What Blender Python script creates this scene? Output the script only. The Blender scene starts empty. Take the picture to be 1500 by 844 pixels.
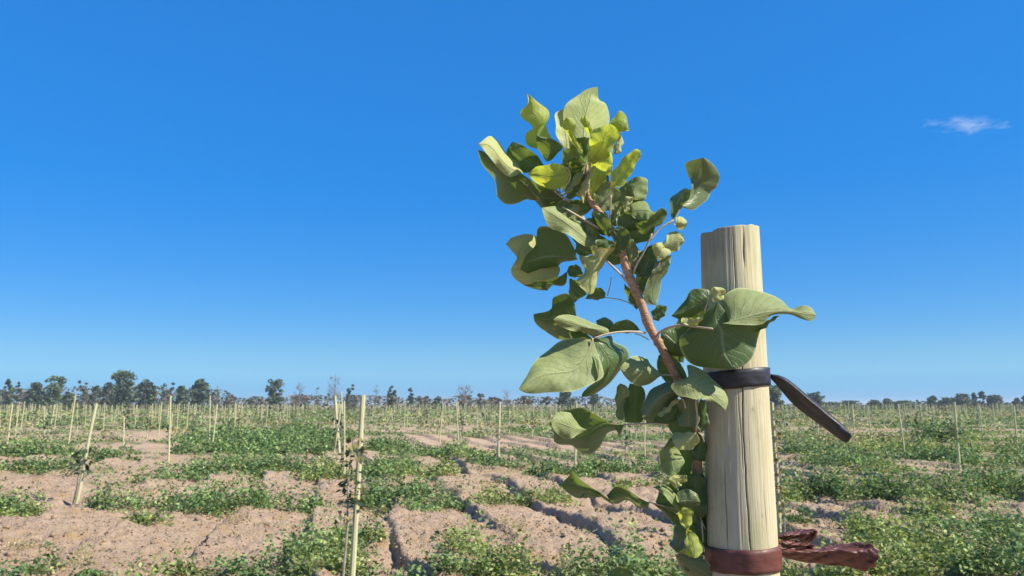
import bpy, bmesh, math, random
import numpy as np
from mathutils import Vector, Matrix
SC = bpy.context.scene
COL = SC.collection
rng = np.random.default_rng(7)
random.seed(7)

# ------------------------------------------------------------------ camera, sky, sun, exposure
F = 1177.0                       # focal length in photograph pixels (1500 wide)
CAM_H = 1.40
PITCH = math.atan((593 - 422) / F)
cam = bpy.data.cameras.new('camera')
cam.sensor_width = 36.0
cam.lens = 36.0 * F / 1500.0
cam.clip_start = 0.05
cam.clip_end = 9000
cam.dof.use_dof = True
cam.dof.focus_distance = 0.87
cam.dof.aperture_fstop = 25.0
camo = bpy.data.objects.new('camera', cam)
COL.objects.link(camo)
camo.location = (0, 0, CAM_H)
camo.rotation_euler = (math.pi / 2 + PITCH, 0, 0)
SC.camera = camo

SUN_AZ, SUN_EL = math.radians(111), math.radians(41)     # clockwise from +Y, above horizon
SUNV = Vector((math.sin(SUN_AZ) * math.cos(SUN_EL), math.cos(SUN_AZ) * math.cos(SUN_EL), math.sin(SUN_EL)))
world = bpy.data.worlds.new("World")
SC.world = world
world.use_nodes = True
wn = world.node_tree
bg = wn.nodes['Background']
sky = wn.nodes.new('ShaderNodeTexSky')
sky.sky_type = 'NISHITA'
sky.sun_disc = False
sky.sun_elevation = SUN_EL
sky.sun_rotation = SUN_AZ
sky.air_density = 1.0
sky.dust_density = 0.5
sky.ozone_density = 3.0
# the deep, clear blue of this sky: saturation lifted, the bright haze band at the horizon compressed
sep = wn.nodes.new('ShaderNodeSeparateColor'); sep.mode = 'HSV'
com = wn.nodes.new('ShaderNodeCombineColor'); com.mode = 'HSV'
wn.links.new(sky.outputs[0], sep.inputs[0])
def _wm(op, a, b):
    nd = wn.nodes.new('ShaderNodeMath'); nd.operation = op
    for i, q in enumerate((a, b)):
        if isinstance(q, float): nd.inputs[i].default_value = q
        else: wn.links.new(q, nd.inputs[i])
    return nd.outputs[0]
wn.links.new(_wm('ADD', _wm('MULTIPLY', sep.outputs[1], 0.072), 0.568), com.inputs[0])
wn.links.new(_wm('MINIMUM', _wm('ADD', _wm('MULTIPLY', sep.outputs[1], 0.53), 0.63), 0.965), com.inputs[1])
wn.links.new(_wm('MULTIPLY', _wm('POWER', sep.outputs[2], 0.38), 1.78), com.inputs[2])
wn.links.new(com.outputs[0], bg.inputs[0])
bg.inputs[1].default_value = 0.15
sun = bpy.data.lights.new('sun', 'SUN')
sun.energy = 4.9
sun.angle = math.radians(0.53)
sun.color = (1.0, 0.93, 0.80)
suno = bpy.data.objects.new('sun', sun)
COL.objects.link(suno)
suno.location = (0, 0, 50)
suno.rotation_euler = SUNV.to_track_quat('Z', 'Y').to_euler()
SC.view_settings.view_transform = 'Standard'
SC.view_settings.look = 'None'
SC.view_settings.gamma = 1
SC.view_settings.exposure = 0.75
SC.render.engine = 'CYCLES'
SC.cycles.use_denoising = True
SC.cycles.max_bounces = 8
SC.cycles.transparent_max_bounces = 12

# ------------------------------------------------------------------ projection helpers (photo pixel -> place)
CP, SP = math.cos(PITCH), math.sin(PITCH)
def cam2world(x, y, z):          # x right, y up, z forward, camera space
    return Vector((x, z * CP - y * SP, CAM_H + z * SP + y * CP))
def at(px, py, depth):
    return cam2world((px - 750) / F * depth, -(py - 422) / F * depth, depth)
def ray(px, py):
    return at(px, py, 1.0) - Vector((0, 0, CAM_H))
def ground_at(px, py, z=0.0):
    r = ray(px, py)
    k = (z - CAM_H) / r.z
    return Vector((r.x * k, r.y * k, z))
def at_y(px, py, Y):
    r = ray(px, py)
    k = Y / r.y
    return Vector((r.x * k, Y, CAM_H + r.z * k))

# ------------------------------------------------------------------ noise
def _hash(ix, iy, s):
    h = (ix * 374761393 + iy * 668265263 + s * 982451653) & 0x7fffffff
    h = ((h ^ (h >> 13)) * 1274126177) & 0x7fffffff
    return ((h ^ (h >> 16)) & 0xffff) / 65535.0
def vnoise(x, y, s=0):
    x = np.asarray(x, float); y = np.asarray(y, float)
    ix = np.floor(x).astype(np.int64); iy = np.floor(y).astype(np.int64)
    fx = x - ix; fy = y - iy
    fx = fx * fx * (3 - 2 * fx); fy = fy * fy * (3 - 2 * fy)
    a = _hash(ix, iy, s); b = _hash(ix + 1, iy, s); c = _hash(ix, iy + 1, s); d = _hash(ix + 1, iy + 1, s)
    return (a * (1 - fx) + b * fx) * (1 - fy) + (c * (1 - fx) + d * fx) * fy
def fbm(x, y, s=0, o=3):
    r = 0; a = 0.5
    for k in range(o):
        r = r + a * vnoise(x * 2 ** k, y * 2 ** k, s + 17 * k); a *= 0.5
    return r / (1 - 0.5 ** o)

# ------------------------------------------------------------------ object helpers
def tag(o, label=None, cat=None, group=None, kind=None):
    if label: o['label'] = label
    if cat: o['category'] = cat
    if group: o['group'] = group
    if kind: o['kind'] = kind
    return o
def link(name, me, mat=None, parent=None, smooth=False):
    o = bpy.data.objects.new(name, me)
    COL.objects.link(o)
    if mat is not None: me.materials.append(mat)
    if parent is not None: o.parent = parent
    if smooth: me.polygons.foreach_set('use_smooth', [True] * len(me.polygons))
    return o
def empty(name, loc, label=None, cat=None, group=None):
    o = bpy.data.objects.new(name, None)
    COL.objects.link(o)
    o.location = loc
    o.empty_display_size = 0.1
    return tag(o, label, cat, group)
def np_mesh(name, V, Fc, col=None, uv=None):
    V = np.asarray(V, np.float32); Fc = np.asarray(Fc, np.int32)
    me = bpy.data.meshes.new(name)
    k = Fc.shape[1]
    me.vertices.add(len(V)); me.vertices.foreach_set('co', V.ravel())
    me.loops.add(Fc.size); me.loops.foreach_set('vertex_index', Fc.ravel())
    me.polygons.add(len(Fc)); me.polygons.foreach_set('loop_start', np.arange(len(Fc), dtype=np.int32) * k)
    me.update(calc_edges=True)
    if col is not None:
        ca = me.color_attributes.new('tint', 'FLOAT_COLOR', 'POINT')
        c4 = np.ones((len(V), 4), np.float32); c4[:, :3] = col
        ca.data.foreach_set('color', c4.ravel())
    if uv is not None:
        ul = me.uv_layers.new(name='UVMap')
        ul.data.foreach_set('uv', np.asarray(uv, np.float32)[Fc.ravel()].ravel())
    me.validate()
    return me
def grid_faces(nr, nc, wrap=False):
    i = np.arange(nr - 1)[:, None]; j = np.arange(nc if wrap else nc - 1)[None, :]
    j2 = (j + 1) % nc
    return np.stack([i * nc + j, i * nc + j2, (i + 1) * nc + j2, (i + 1) * nc + j], -1).reshape(-1, 4)
def tube_np(pts, radii, n=8, cap=True):
    pts = [Vector(p) for p in pts]
    V = []
    up = Vector((0.13, 0.97, 0.21)).normalized()
    for i, p in enumerate(pts):
        t = (pts[min(i + 1, len(pts) - 1)] - pts[max(i - 1, 0)]).normalized()
        a = t.cross(up)
        if a.length < 1e-4: a = t.cross(Vector((1, 0, 0)))
        a.normalize(); b = t.cross(a)
        for k in range(n):
            q = 2 * math.pi * k / n
            V.append(p + (a * math.cos(q) + b * math.sin(q)) * radii[i])
    V = np.array([tuple(v) for v in V])
    Fc = grid_faces(len(pts), n, True)
    if cap:
        m = len(V)
        V = np.vstack([V, [tuple(pts[0])], [tuple(pts[-1])]])
        k = np.arange(n); k2 = (k + 1) % n; off = (len(pts) - 1) * n
        c0 = np.stack([k2, k, np.full(n, m), np.full(n, m)], -1)
        c1 = np.stack([off + k, off + k2, np.full(n, m + 1), np.full(n, m + 1)], -1)
        tri = [tuple(r[:3]) for r in c0] + [tuple(r[:3]) for r in c1]
    else: tri = []
    return V, [tuple(r) for r in Fc] + tri
def tubes_mesh(name, tubes, n=8):
    V = []; Fc = []; o = 0
    for pts, rad in tubes:
        v, f = tube_np(pts, rad, n)
        V.append(v); Fc += [tuple(int(i) + o for i in q) for q in f]; o += len(v)
    me = bpy.data.meshes.new(name)
    me.from_pydata([tuple(map(float, v)) for v in np.vstack(V)], [], Fc)
    me.update()
    return me
def catmull(P, n):
    P = [np.array(p, float) for p in P]
    if len(P) == 2: return np.array([P[0] + (P[1] - P[0]) * t for t in np.linspace(0, 1, n)])
    Q = [2 * P[0] - P[1]] + P + [2 * P[-1] - P[-2]]
    out = []
    for i in range(len(P) - 1):
        a, b, c, d = Q[i:i + 4]
        for t in np.linspace(0, 1, 24, endpoint=False):
            out.append(0.5 * (2 * b + (c - a) * t + (2 * a - 5 * b + 4 * c - d) * t * t + (3 * b - a - 3 * c + d) * t ** 3))
    out.append(P[-1]); out = np.array(out)
    s = np.r_[0, np.cumsum(np.linalg.norm(np.diff(out[:, :2], axis=0), axis=1))]
    q = np.linspace(0, s[-1], n)
    return np.stack([np.interp(q, s, out[:, k]) for k in range(out.shape[1])], -1)

# ------------------------------------------------------------------ materials
class NT:
    def __init__(s, name):
        s.m = bpy.data.materials.new(name); s.m.use_nodes = True
        s.t = s.m.node_tree; s.t.nodes.clear()
        s.out = s.n('ShaderNodeOutputMaterial')
    def n(s, typ, **kw):
        nd = s.t.nodes.new(typ)
        for k, v in kw.items(): setattr(nd, k, v)
        return nd
    def l(s, a, b): s.t.links.new(a, b)
    def val(s, sock, v):
        if hasattr(v, 'is_linked') or isinstance(v, bpy.types.NodeSocket): s.l(v, sock)
        else: sock.default_value = v
    def math(s, op, a, b=None, clamp=False):
        nd = s.n('ShaderNodeMath', operation=op, use_clamp=clamp)
        s.val(nd.inputs[0], a)
        if b is not None: s.val(nd.inputs[1], b)
        return nd.outputs[0]
    def mix(s, f, a, b, mode='MIX'):
        nd = s.n('ShaderNodeMix', data_type='RGBA', blend_type=mode)
        s.val(nd.inputs[0], f)
        s.val(nd.inputs[6], a if isinstance(a, bpy.types.NodeSocket) else (*a, 1))
        s.val(nd.inputs[7], b if isinstance(b, bpy.types.NodeSocket) else (*b, 1))
        return nd.outputs[2]
    def noise(s, vec, scale, detail=4, rough=.55, dist=0):
        nd = s.n('ShaderNodeTexNoise')
        if vec is not None: s.l(vec, nd.inputs['Vector'])
        nd.inputs['Scale'].default_value = scale; nd.inputs['Detail'].default_value = detail
        nd.inputs['Roughness'].default_value = rough; nd.inputs['Distortion'].default_value = dist
        return nd.outputs[0]
    def ramp(s, f, stops, cols=None):
        nd = s.n('ShaderNodeValToRGB')
        e = nd.color_ramp.elements
        while len(e) < len(stops): e.new(0.5)
        for i, p in enumerate(stops):
            e[i].position = p
            c = cols[i] if cols else (i / (len(stops) - 1),) * 3
            e[i].color = (*c, 1)
        s.val(nd.inputs[0], f)
        return nd.outputs[0]
    def mapping(s, src, scale):
        nd = s.n('ShaderNodeMapping'); s.l(src, nd.inputs[0]); nd.inputs['Scale'].default_value = scale
        return nd.outputs[0]
    def coord(s, w='Object'): return s.n('ShaderNodeTexCoord').outputs[w]
    def bump(s, h, strength, dist):
        nd = s.n('ShaderNodeBump'); nd.inputs['Strength'].default_value = strength; nd.inputs['Distance'].default_value = dist
        s.l(h, nd.inputs['Height']); return nd.outputs[0]
    def pbr(s, color, rough, normal=None, spec=0.3, metal=0):
        p = s.n('ShaderNodeBsdfPrincipled')
        s.val(p.inputs['Base Color'], color if isinstance(color, bpy.types.NodeSocket) else (*color, 1))
        s.val(p.inputs['Roughness'], rough)
        p.inputs['Specular IOR Level'].default_value = spec
        p.inputs['Metallic'].default_value = metal
        if normal is not None: s.l(normal, p.inputs['Normal'])
        return p.outputs[0]
    def done(s, sh): s.l(sh, s.out.inputs[0]); return s.m

def leaf_material(name, upper, under, trans, ft, vein):
    t = NT(name)
    uv = t.n('ShaderNodeUVMap').outputs[0]
    sp = t.n('ShaderNodeSeparateXYZ'); t.l(uv, sp.inputs[0])
    ta = t.math('ABSOLUTE', t.math('SUBTRACT', t.math('MULTIPLY', sp.outputs[0], 2.0), 1.0))
    obj = t.coord('Object')
    oi = t.n('ShaderNodeObjectInfo').outputs['Random']
    wob = t.math('MULTIPLY', t.noise(obj, 60, 2), 0.10)
    v = t.math('SUBTRACT', t.math('ADD', sp.outputs[1], wob), t.math('MULTIPLY', t.math('POWER', ta, 0.8), 0.30))
    lat = t.math('ABSOLUTE', t.math('SUBTRACT', t.math('FRACT', t.math('MULTIPLY', v, 11.0)), 0.5))
    latm = t.math('SUBTRACT', 1.0, t.math('MULTIPLY', lat, 7.0), clamp=True)
    latm = t.math('MULTIPLY', latm, t.math('SUBTRACT', 1.0, t.math('MULTIPLY', ta, 0.7)))
    mid = t.math('SUBTRACT', 1.0, t.math('MULTIPLY', ta, 16.0), clamp=True)
    veinm = t.math('MAXIMUM', t.math('MULTIPLY', latm, 0.45), mid)
    rim = t.math('MULTIPLY', t.math('SUBTRACT', ta, 0.93), 14.0, clamp=True)
    back = t.n('ShaderNodeNewGeometry').outputs['Backfacing']
    base = t.mix(back, upper, under)
    n1 = t.ramp(t.noise(obj, 38, 4, .6), [.3, .7])
    base = t.mix(t.math('MULTIPLY', n1, 0.35), base, t.mix(1.0, base, (1.35, 1.25, .75), 'MULTIPLY'))
    n2 = t.ramp(t.noise(obj, 260, 3, .6), [.35, .7])
    base = t.mix(t.math('MULTIPLY', n2, 0.22), base, t.mix(1.0, base, (.55, .6, .55), 'MULTIPLY'))
    # weathered specks and dry tips
    sp2 = t.ramp(t.noise(obj, 95, 3, .7), [.68, .76])
    base = t.mix(t.math('MULTIPLY', sp2, .25), base, (.30, .25, .10))
    base = t.mix(t.math('MULTIPLY', oi, .30), base, t.mix(1.0, base, (1.25, 1.12, .8), 'MULTIPLY'))
    base = t.mix(t.math('MULTIPLY', veinm, .75), base, vein)
    quilt = t.math('MULTIPLY', t.math('SUBTRACT', 1.0, t.math('MULTIPLY', lat, 2.0), clamp=True), t.math('MULTIPLY', ta, 2.2, clamp=True))
    base = t.mix(t.math('MULTIPLY', quilt, .38), base, t.mix(1.0, base, (.55, .62, .6), 'MULTIPLY'))  # shading of the quilted relief along side veins, painted into the colour
    tipm = t.math('MULTIPLY', t.math('ADD', t.math('SUBTRACT', sp.outputs[1], 1.02), t.math('MULTIPLY', t.noise(obj, 70, 3), .12)), 14.0, clamp=True)
    burn = t.math('MULTIPLY', t.math('MULTIPLY', t.math('SUBTRACT', ta, .86), 9.0, clamp=True), t.ramp(t.noise(obj, 42, 3, .6), [.60, .68]))
    base = t.mix(t.math('MULTIPLY', t.math('MAXIMUM', tipm, burn), .75), base, (.22, .13, .06))
    base = t.mix(t.math('MULTIPLY', rim, .75), base, (.48, .52, .25))  # pale margin, with the highlight of lit edges painted into it
    h = t.math('ADD', t.math('MULTIPLY', veinm, -0.5), t.math('MULTIPLY', t.noise(obj, 150, 3), .6))
    nrm = t.bump(h, .8, .0014)
    rough = t.mix(back, (.42,) * 3, (.62,) * 3)
    sh = t.pbr(base, rough, nrm, .4)
    tr = t.n('ShaderNodeBsdfTranslucent')
    tc = t.mix(t.math('MULTIPLY', veinm, .45), trans, (trans[0] * .5, trans[1] * .5, trans[2] * .4))
    tc = t.mix(t.math('MULTIPLY', n1, .4), tc, (trans[0] * 1.25, trans[1] * .9, trans[2] * .6))
    t.l(tc, tr.inputs[0]); t.l(nrm, tr.inputs['Normal'])
    ms = t.n('ShaderNodeMixShader'); ms.inputs[0].default_value = ft
    t.l(sh, ms.inputs[1]); t.l(tr.outputs[0], ms.inputs[2])
    return t.done(ms.outputs[0])

LEAFM = {
    'm': leaf_material('mature_leaf', (.080, .135, .052), (.22, .28, .11), (.24, .35, .05), .28, (.30, .34, .17)),
    'y': leaf_material('young_leaf', (.27, .36, .065), (.40, .47, .13), (.58, .68, .06), .50, (.40, .46, .16)),
    'p': leaf_material('pale_young_leaf', (.30, .36, .09), (.44, .50, .23), (.62, .68, .10), .42, (.58, .60, .34)),
    'o': leaf_material('pale_leaf', (.36, .40, .16), (.42, .45, .20), (.48, .50, .12), .25, (.52, .53, .30)),
    'g': leaf_material('grey_green_leaf', (.135, .175, .088), (.24, .285, .13), (.2, .3, .06), .18, (.30, .33, .18)),
}
def bark_material(name, c1, c2, sc=1.0):
    t = NT(name)
    o = t.coord()
    n = t.noise(t.mapping(o, (1, 1, .35)), 180 * sc, 5, .6)
    m = t.noise(o, 30 * sc, 3)
    c = t.mix(t.ramp(n, [.35, .65]), c1, c2)
    c = t.mix(t.math('MULTIPLY', t.ramp(m, [.5, .75]), .5), c, (.17, .13, .09))
    return t.done(t.pbr(c, .6, t.bump(n, .5, .001 / sc), .25))
def trunk_material():
    t = NT('young_trunk_bark')
    o = t.coord()
    n = t.noise(t.mapping(o, (1, 1, 3.2)), 130, 5, .65); m = t.noise(o, 45, 4, .6); k = t.noise(t.mapping(o, (1, 1, 5)), 70, 3)
    c = t.mix(t.ramp(n, [.35, .66]), (.32, .18, .10), (.50, .31, .19))
    c = t.mix(t.math('MULTIPLY', t.ramp(m, [.5, .7]), .5), c, (.20, .12, .07))
    c = t.mix(t.math('MULTIPLY', t.ramp(k, [.62, .7]), .6), c, (.12, .06, .04))
    return t.done(t.pbr(c, .55, t.bump(t.math('ADD', n, k), .8, .0016), .3))
M_TRUNK = trunk_material()
M_PETIOLE = bark_material('petiole_skin', (.42, .36, .22), (.52, .42, .33))
M_BARK = bark_material('grey_bark', (.13, .11, .09), (.24, .21, .18), .05)
M_SAPBARK = bark_material('sapling_bark', (.20, .17, .13), (.38, .34, .27), .3)
def wood_material():
    t = NT('pale_treated_wood')
    o = t.coord()
    at_ = t.n('ShaderNodeAttribute', attribute_name='tint').outputs['Color']
    sx = t.n('ShaderNodeSeparateColor'); t.l(at_, sx.inputs[0])
    st = t.mapping(o, (1, 1, .06))
    g1 = t.noise(st, 150, 6, .62, 1.2); g2 = t.noise(st, 560, 5, .65, .6); g3 = t.noise(t.mapping(o, (1, 1, .12)), 26, 3)
    c = t.mix(t.ramp(g1, [.22, .80]), (.43, .375, .235), (.53, .475, .33))
    c = t.mix(t.math('MULTIPLY', t.ramp(g3, [.5, .75]), .55), c, (.52, .47, .23))
    c = t.mix(t.math('MULTIPLY', t.ramp(g2, [.58, .80]), .22), c, (.40, .31, .16))
    c = t.mix(t.math('MULTIPLY', t.ramp(t.noise(t.mapping(o, (1, 1, .02)), 320, 2), [.66, .76]), .35), c, (.33, .24, .13))
    st1 = t.ramp(t.noise(t.mapping(o, (1, 1, .30)), 34, 5, .65, .6), [.50, .66])
    c = t.mix(t.math('MULTIPLY', st1, .62), c, (.33, .32, .16))
    st2 = t.ramp(t.noise(t.mapping(o, (1, 1, .22)), 60, 5, .7, .8), [.60, .72])
    c = t.mix(t.math('MULTIPLY', st2, .45), c, (.27, .21, .12))
    gy = t.mix(t.ramp(g2, [.3, .7]), (.22, .20, .15), (.40, .365, .28))
    c = t.mix(sx.outputs[1], c, gy)
    c = t.mix(sx.outputs[0], c, (.07, .05, .035))
    h = t.math('ADD', t.math('MULTIPLY', g1, .6), t.math('MULTIPLY', g2, .5))
    return t.done(t.pbr(c, .72, t.bump(h, .5, .0009), .2))
M_POST = wood_material()
def stake_material():
    t = NT('stake_wood')
    o = t.coord()
    oi = t.n('ShaderNodeObjectInfo').outputs['Random']
    g = t.noise(t.mapping(o, (1, 1, .05)), 60, 4, .6)
    m = t.noise(t.mapping(o, (1, 1, .5)), 6, 3)
    c = t.mix(t.ramp(g, [.3, .7]), (.41, .40, .21), (.54, .52, .32))
    c = t.mix(t.math('MULTIPLY', t.ramp(m, [.5, .72]), .5), c, (.44, .38, .24))
    c = t.mix(t.math('MULTIPLY', oi, .35), c, (.50, .44, .29))
    return t.done(t.pbr(c, .75, t.bump(g, .4, .003), .2))
M_STAKE = stake_material()
def plastic_material(name, c1, c2, rough, trans=0.0):
    t = NT(name)
    o = t.coord()
    n = t.noise(o, 55, 4, .6); k = t.noise(t.mapping(o, (.3, .3, 2.2)), 60, 3, .5)
    c = t.mix(t.ramp(n, [.35, .7]), c1, c2)
    sh = t.pbr(c, rough, t.bump(t.math('ADD', t.math('MULTIPLY', n, .5), k), .5, .002), .5)
    if trans:
        tr = t.n('ShaderNodeBsdfTranslucent'); t.l(c, tr.inputs[0])
        ms = t.n('ShaderNodeMixShader'); ms.inputs[0].default_value = trans
        t.l(sh, ms.inputs[1]); t.l(tr.outputs[0], ms.inputs[2]); sh = ms.outputs[0]
    return t.done(sh)
M_DARKTIE = plastic_material('dark_plastic', (.013, .013, .019), (.030, .028, .040), .46)
M_BROWNTIE = plastic_material('brown_plastic', (.105, .034, .025), (.17, .062, .045), .46, .10)
def tint_material(name, ft, rough=.6):
    t = NT(name)
    c = t.n('ShaderNodeAttribute', attribute_name='tint').outputs['Color']
    sh = t.pbr(c, rough, None, .25)
    tr = t.n('ShaderNodeBsdfTranslucent'); t.l(t.mix(1.0, c, (1.25, 1.3, .6), 'MULTIPLY'), tr.inputs[0])
    ms = t.n('ShaderNodeMixShader'); ms.inputs[0].default_value = ft
    t.l(sh, ms.inputs[1]); t.l(tr.outputs[0], ms.inputs[2])
    return t.done(ms.outputs[0])
M_WEED = tint_material('weed_leaf', .25)
M_FOLIAGE = tint_material('tree_leaf', .15, .7)
def soil_material():
    t = NT('dry_soil')
    o = t.coord()
    at_ = t.n('ShaderNodeAttribute', attribute_name='tint').outputs['Color']
    n1 = t.noise(o, 1.3, 5, .6); n2 = t.noise(o, 9, 5, .65); n3 = t.noise(o, 45, 5, .7)
    c = t.mix(t.ramp(n1, [.35, .68]), (.50, .345, .225), (.575, .42, .295))
    c = t.mix(t.math('MULTIPLY', t.ramp(n2, [.45, .7]), .5), c, (.62, .47, .35))
    c = t.mix(t.math('MULTIPLY', t.ramp(t.noise(o, 22, 4, .7), [.56, .66]), .45), c, (.27, .165, .10))
    c = t.mix(t.math('MULTIPLY', t.ramp(n3, [.52, .68]), .65), c, (.23, .14, .085))
    c = t.mix(t.math('MULTIPLY', t.ramp(t.noise(o, 2.6, 4, .6), [.52, .68]), .6), c, (.47, .29, .115))
    sx = t.n('ShaderNodeSeparateColor'); t.l(at_, sx.inputs[0])
    g = t.mix(t.ramp(t.noise(o, .7, 4, .6), [.35, .65]), (.11, .15, .05), (.21, .215, .09))
    c = t.mix(sx.outputs[1], c, g)
    h = t.math('ADD', t.math('MULTIPLY', n2, .5), t.math('MULTIPLY', n3, .5))
    return t.done(t.pbr(c, .95, t.bump(h, 1.0, .09), .1))
M_SOIL = soil_material()

# ------------------------------------------------------------------ the field: ground sheet with furrows
ROWT = 0.2165                    # planting rows run away to the left by this slope
BANDS = [8.0, 11.8, 17.6, 24.5, 32, 40, 49, 60]
def ground_h(x, y):
    x = np.asarray(x, float); y = np.asarray(y, float)
    d = np.hypot(x, y)
    u = x + ROWT * y
    w = u - 0.89 + 0.16 * (vnoise(x * .7, y * .5, 3) - .5) * 2 + .07 * (vnoise(x * 2.6, y * 2.2, 4) - .5) * 2
    s = w / 1.09
    row = np.floor(s); fr = s - row
    prof = np.where(fr < .90, 1 - (fr / .90) ** 1.1 * .85, .15 + .85 * np.clip((fr - .90) / .05, 0, 1))
    msk = np.clip((vnoise(row * 7.3 + 50, y * .42, 9) - .12) * 2.4, 0.1, 1)
    amp = .145 * msk * np.clip((75 - d) / 40, 0, 1) * np.clip((d - 3.0) / 2.0, 0, 1)
    h = (prof - .5) * amp
    for b in BANDS:
        bb = b + 1.2 * (vnoise(x * .25, x * 0 + b, 21) - .5) + .04 * x
        h = h - .10 * np.exp(-((y - bb) / .55) ** 2) * np.clip((vnoise(x * .5, x * 0 + b * 3, 5) - .2) * 2, 0, 1)
    h = h - .09 * msk * np.exp(-((fr - .905) / .035) ** 2) * np.clip((60 - d) / 30, 0, 1) * np.clip((d - 3) / 2, 0, 1) * np.clip((vnoise(x * 1.7, y * 1.3, 33) - .25) * 3, 0, 1)
    near = np.clip((40 - d) / 25, 0, 1)
    h = h + near * (.10 * (fbm(x * .9, y * .9, 31, 2) - .5) + .10 * (fbm(x * 3.2, y * 3.2, 11, 3) - .5) + .050 * (vnoise(x * 11, y * 11, 12) - .5) + .028 * (vnoise(x * 24, y * 24, 15) - .5))
    return h
def weed_field(x, y):            # how green the open field is, 0..1
    d = np.hypot(x, y)
    u = x + ROWT * y
    n = fbm(x * .16, y * .40, 41, 4)
    alley = np.clip(1 - np.abs(((u + 2.3) / 4.15) - np.round((u + 2.3) / 4.15)) * 3.6, 0, 1)
    lush = np.exp(-((u + 2.2) / 1.5) ** 2) * np.clip((d - 13) / 8, 0, 1)
    band = 0
    for b_ in BANDS:
        band = np.maximum(band, np.exp(-((y - b_ - .03 * x - 1.0 * (vnoise(x * .2, x * 0 + b_, 23) - .5)) / (.055 * b_)) ** 2))
    g = np.clip((n - .52) * 4 + .75 * alley + .60 * band - .22 + np.clip((x - 2) / 40, 0, .12), 0, 1)
    return np.clip(np.maximum(g * np.clip((d - 13) / 8, 0, 1), lush) + np.clip((d - 40) / 60, 0, .35), 0, 1)

rad = np.concatenate([[0.0, .5, 1.2, 2.2, 3.2, 4.2, 5.0], np.geomspace(5.5, 75, 430), np.geomspace(80, 4500, 46)])
ang = np.concatenate([np.linspace(-46, 46, 640), np.linspace(50, 310, 53)]) * math.pi / 180
R, A = np.meshgrid(rad, ang, indexing='ij')
GX, GY = R * np.sin(A), R * np.cos(A)
GZ = ground_h(GX, GY)
GZ[R > 85] = 0
green = weed_field(GX, GY) * np.clip((R - 14) / 12, 0, 1) * .85
gc = np.zeros((GX.size, 3)); gc[:, 1] = green.ravel()
gme = np_mesh('field', np.stack([GX, GY, GZ], -1).reshape(-1, 3), grid_faces(len(rad), len(ang), True)[:, ::-1], col=gc)
field = link('field_ground', gme, M_SOIL, smooth=True)
tag(field, 'dry furrowed soil of the orchard field', kind='structure')

# ------------------------------------------------------------------ weeds (ground cover that nobody could count)
PAL = {
    'lush': [(.105, .170, .058), (.075, .130, .058), (.150, .220, .075), (.22, .285, .105)],
    'yel': [(.17, .225, .065), (.24, .29, .085), (.105, .160, .055), (.31, .33, .13)],
    'grey': [(.13, .16, .09), (.20, .21, .12), (.10, .13, .065), (.25, .22, .13)],
    'dry': [(.34, .26, .12), (.28, .22, .09), (.20, .20, .07), (.40, .32, .18)],
}
def leaf_cloud(P, size, up, out, cols, jitter=.6):
    """rhombic leaves: P centres, size, up-vector bias"""
    n = len(P)
    th = rng.uniform(0, 2 * np.pi, n)
    dirs = np.stack([np.cos(th), np.sin(th), rng.uniform(-.25, .9, n)], -1) + out
    dirs /= np.linalg.norm(dirs, axis=1, keepdims=True)
    ups = np.tile(np.array([0, 0, 1.0]), (n, 1)) * up + rng.normal(0, jitter, (n, 3))
    side = np.cross(dirs, ups); side /= np.linalg.norm(side, axis=1, keepdims=True) + 1e-9
    L = size[:, None]
    V = np.stack([P - dirs * L * .5, P - dirs * L * .05 + side * L * .30, P + dirs * L * .5, P - dirs * L * .05 - side * L * .30], 1)
    V[:, 2, 2] -= size * .12
    return V.reshape(-1, 3), np.arange(4 * n).reshape(-1, 4), np.repeat(cols, 4, 0)
def plants(cx, cy, H, rad_, nleaf, lsize, pal):
    """leafy mounds at (cx,cy)"""
    n = len(cx)
    z0 = ground_h(cx, cy)
    idx = np.repeat(np.arange(n), nleaf)
    k = len(idx)
    rho = np.sqrt(rng.uniform(0, 1, k)); th = rng.uniform(0, 2 * np.pi, k)
    px = cx[idx] + rad_[idx] * rho * np.cos(th); py = cy[idx] + rad_[idx] * rho * np.sin(th)
    pz = z0[idx] + H[idx] * (1 - .75 * rho ** 2) * rng.uniform(0.02, 1, k) ** .7
    pal = np.array(pal)
    c = pal[rng.integers(0, len(pal), k)] * rng.uniform(.8, 1.5, (k, 1))
    c *= (rng.uniform(.65, 1.35, n)[idx])[:, None]
    out = np.stack([np.cos(th) * rho, np.sin(th) * rho, np.full(k, .35)], -1) * .9
    return leaf_cloud(np.stack([px, py, pz], -1), lsize * rng.uniform(.6, 1.35, k), 1.0, out, c)
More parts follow.
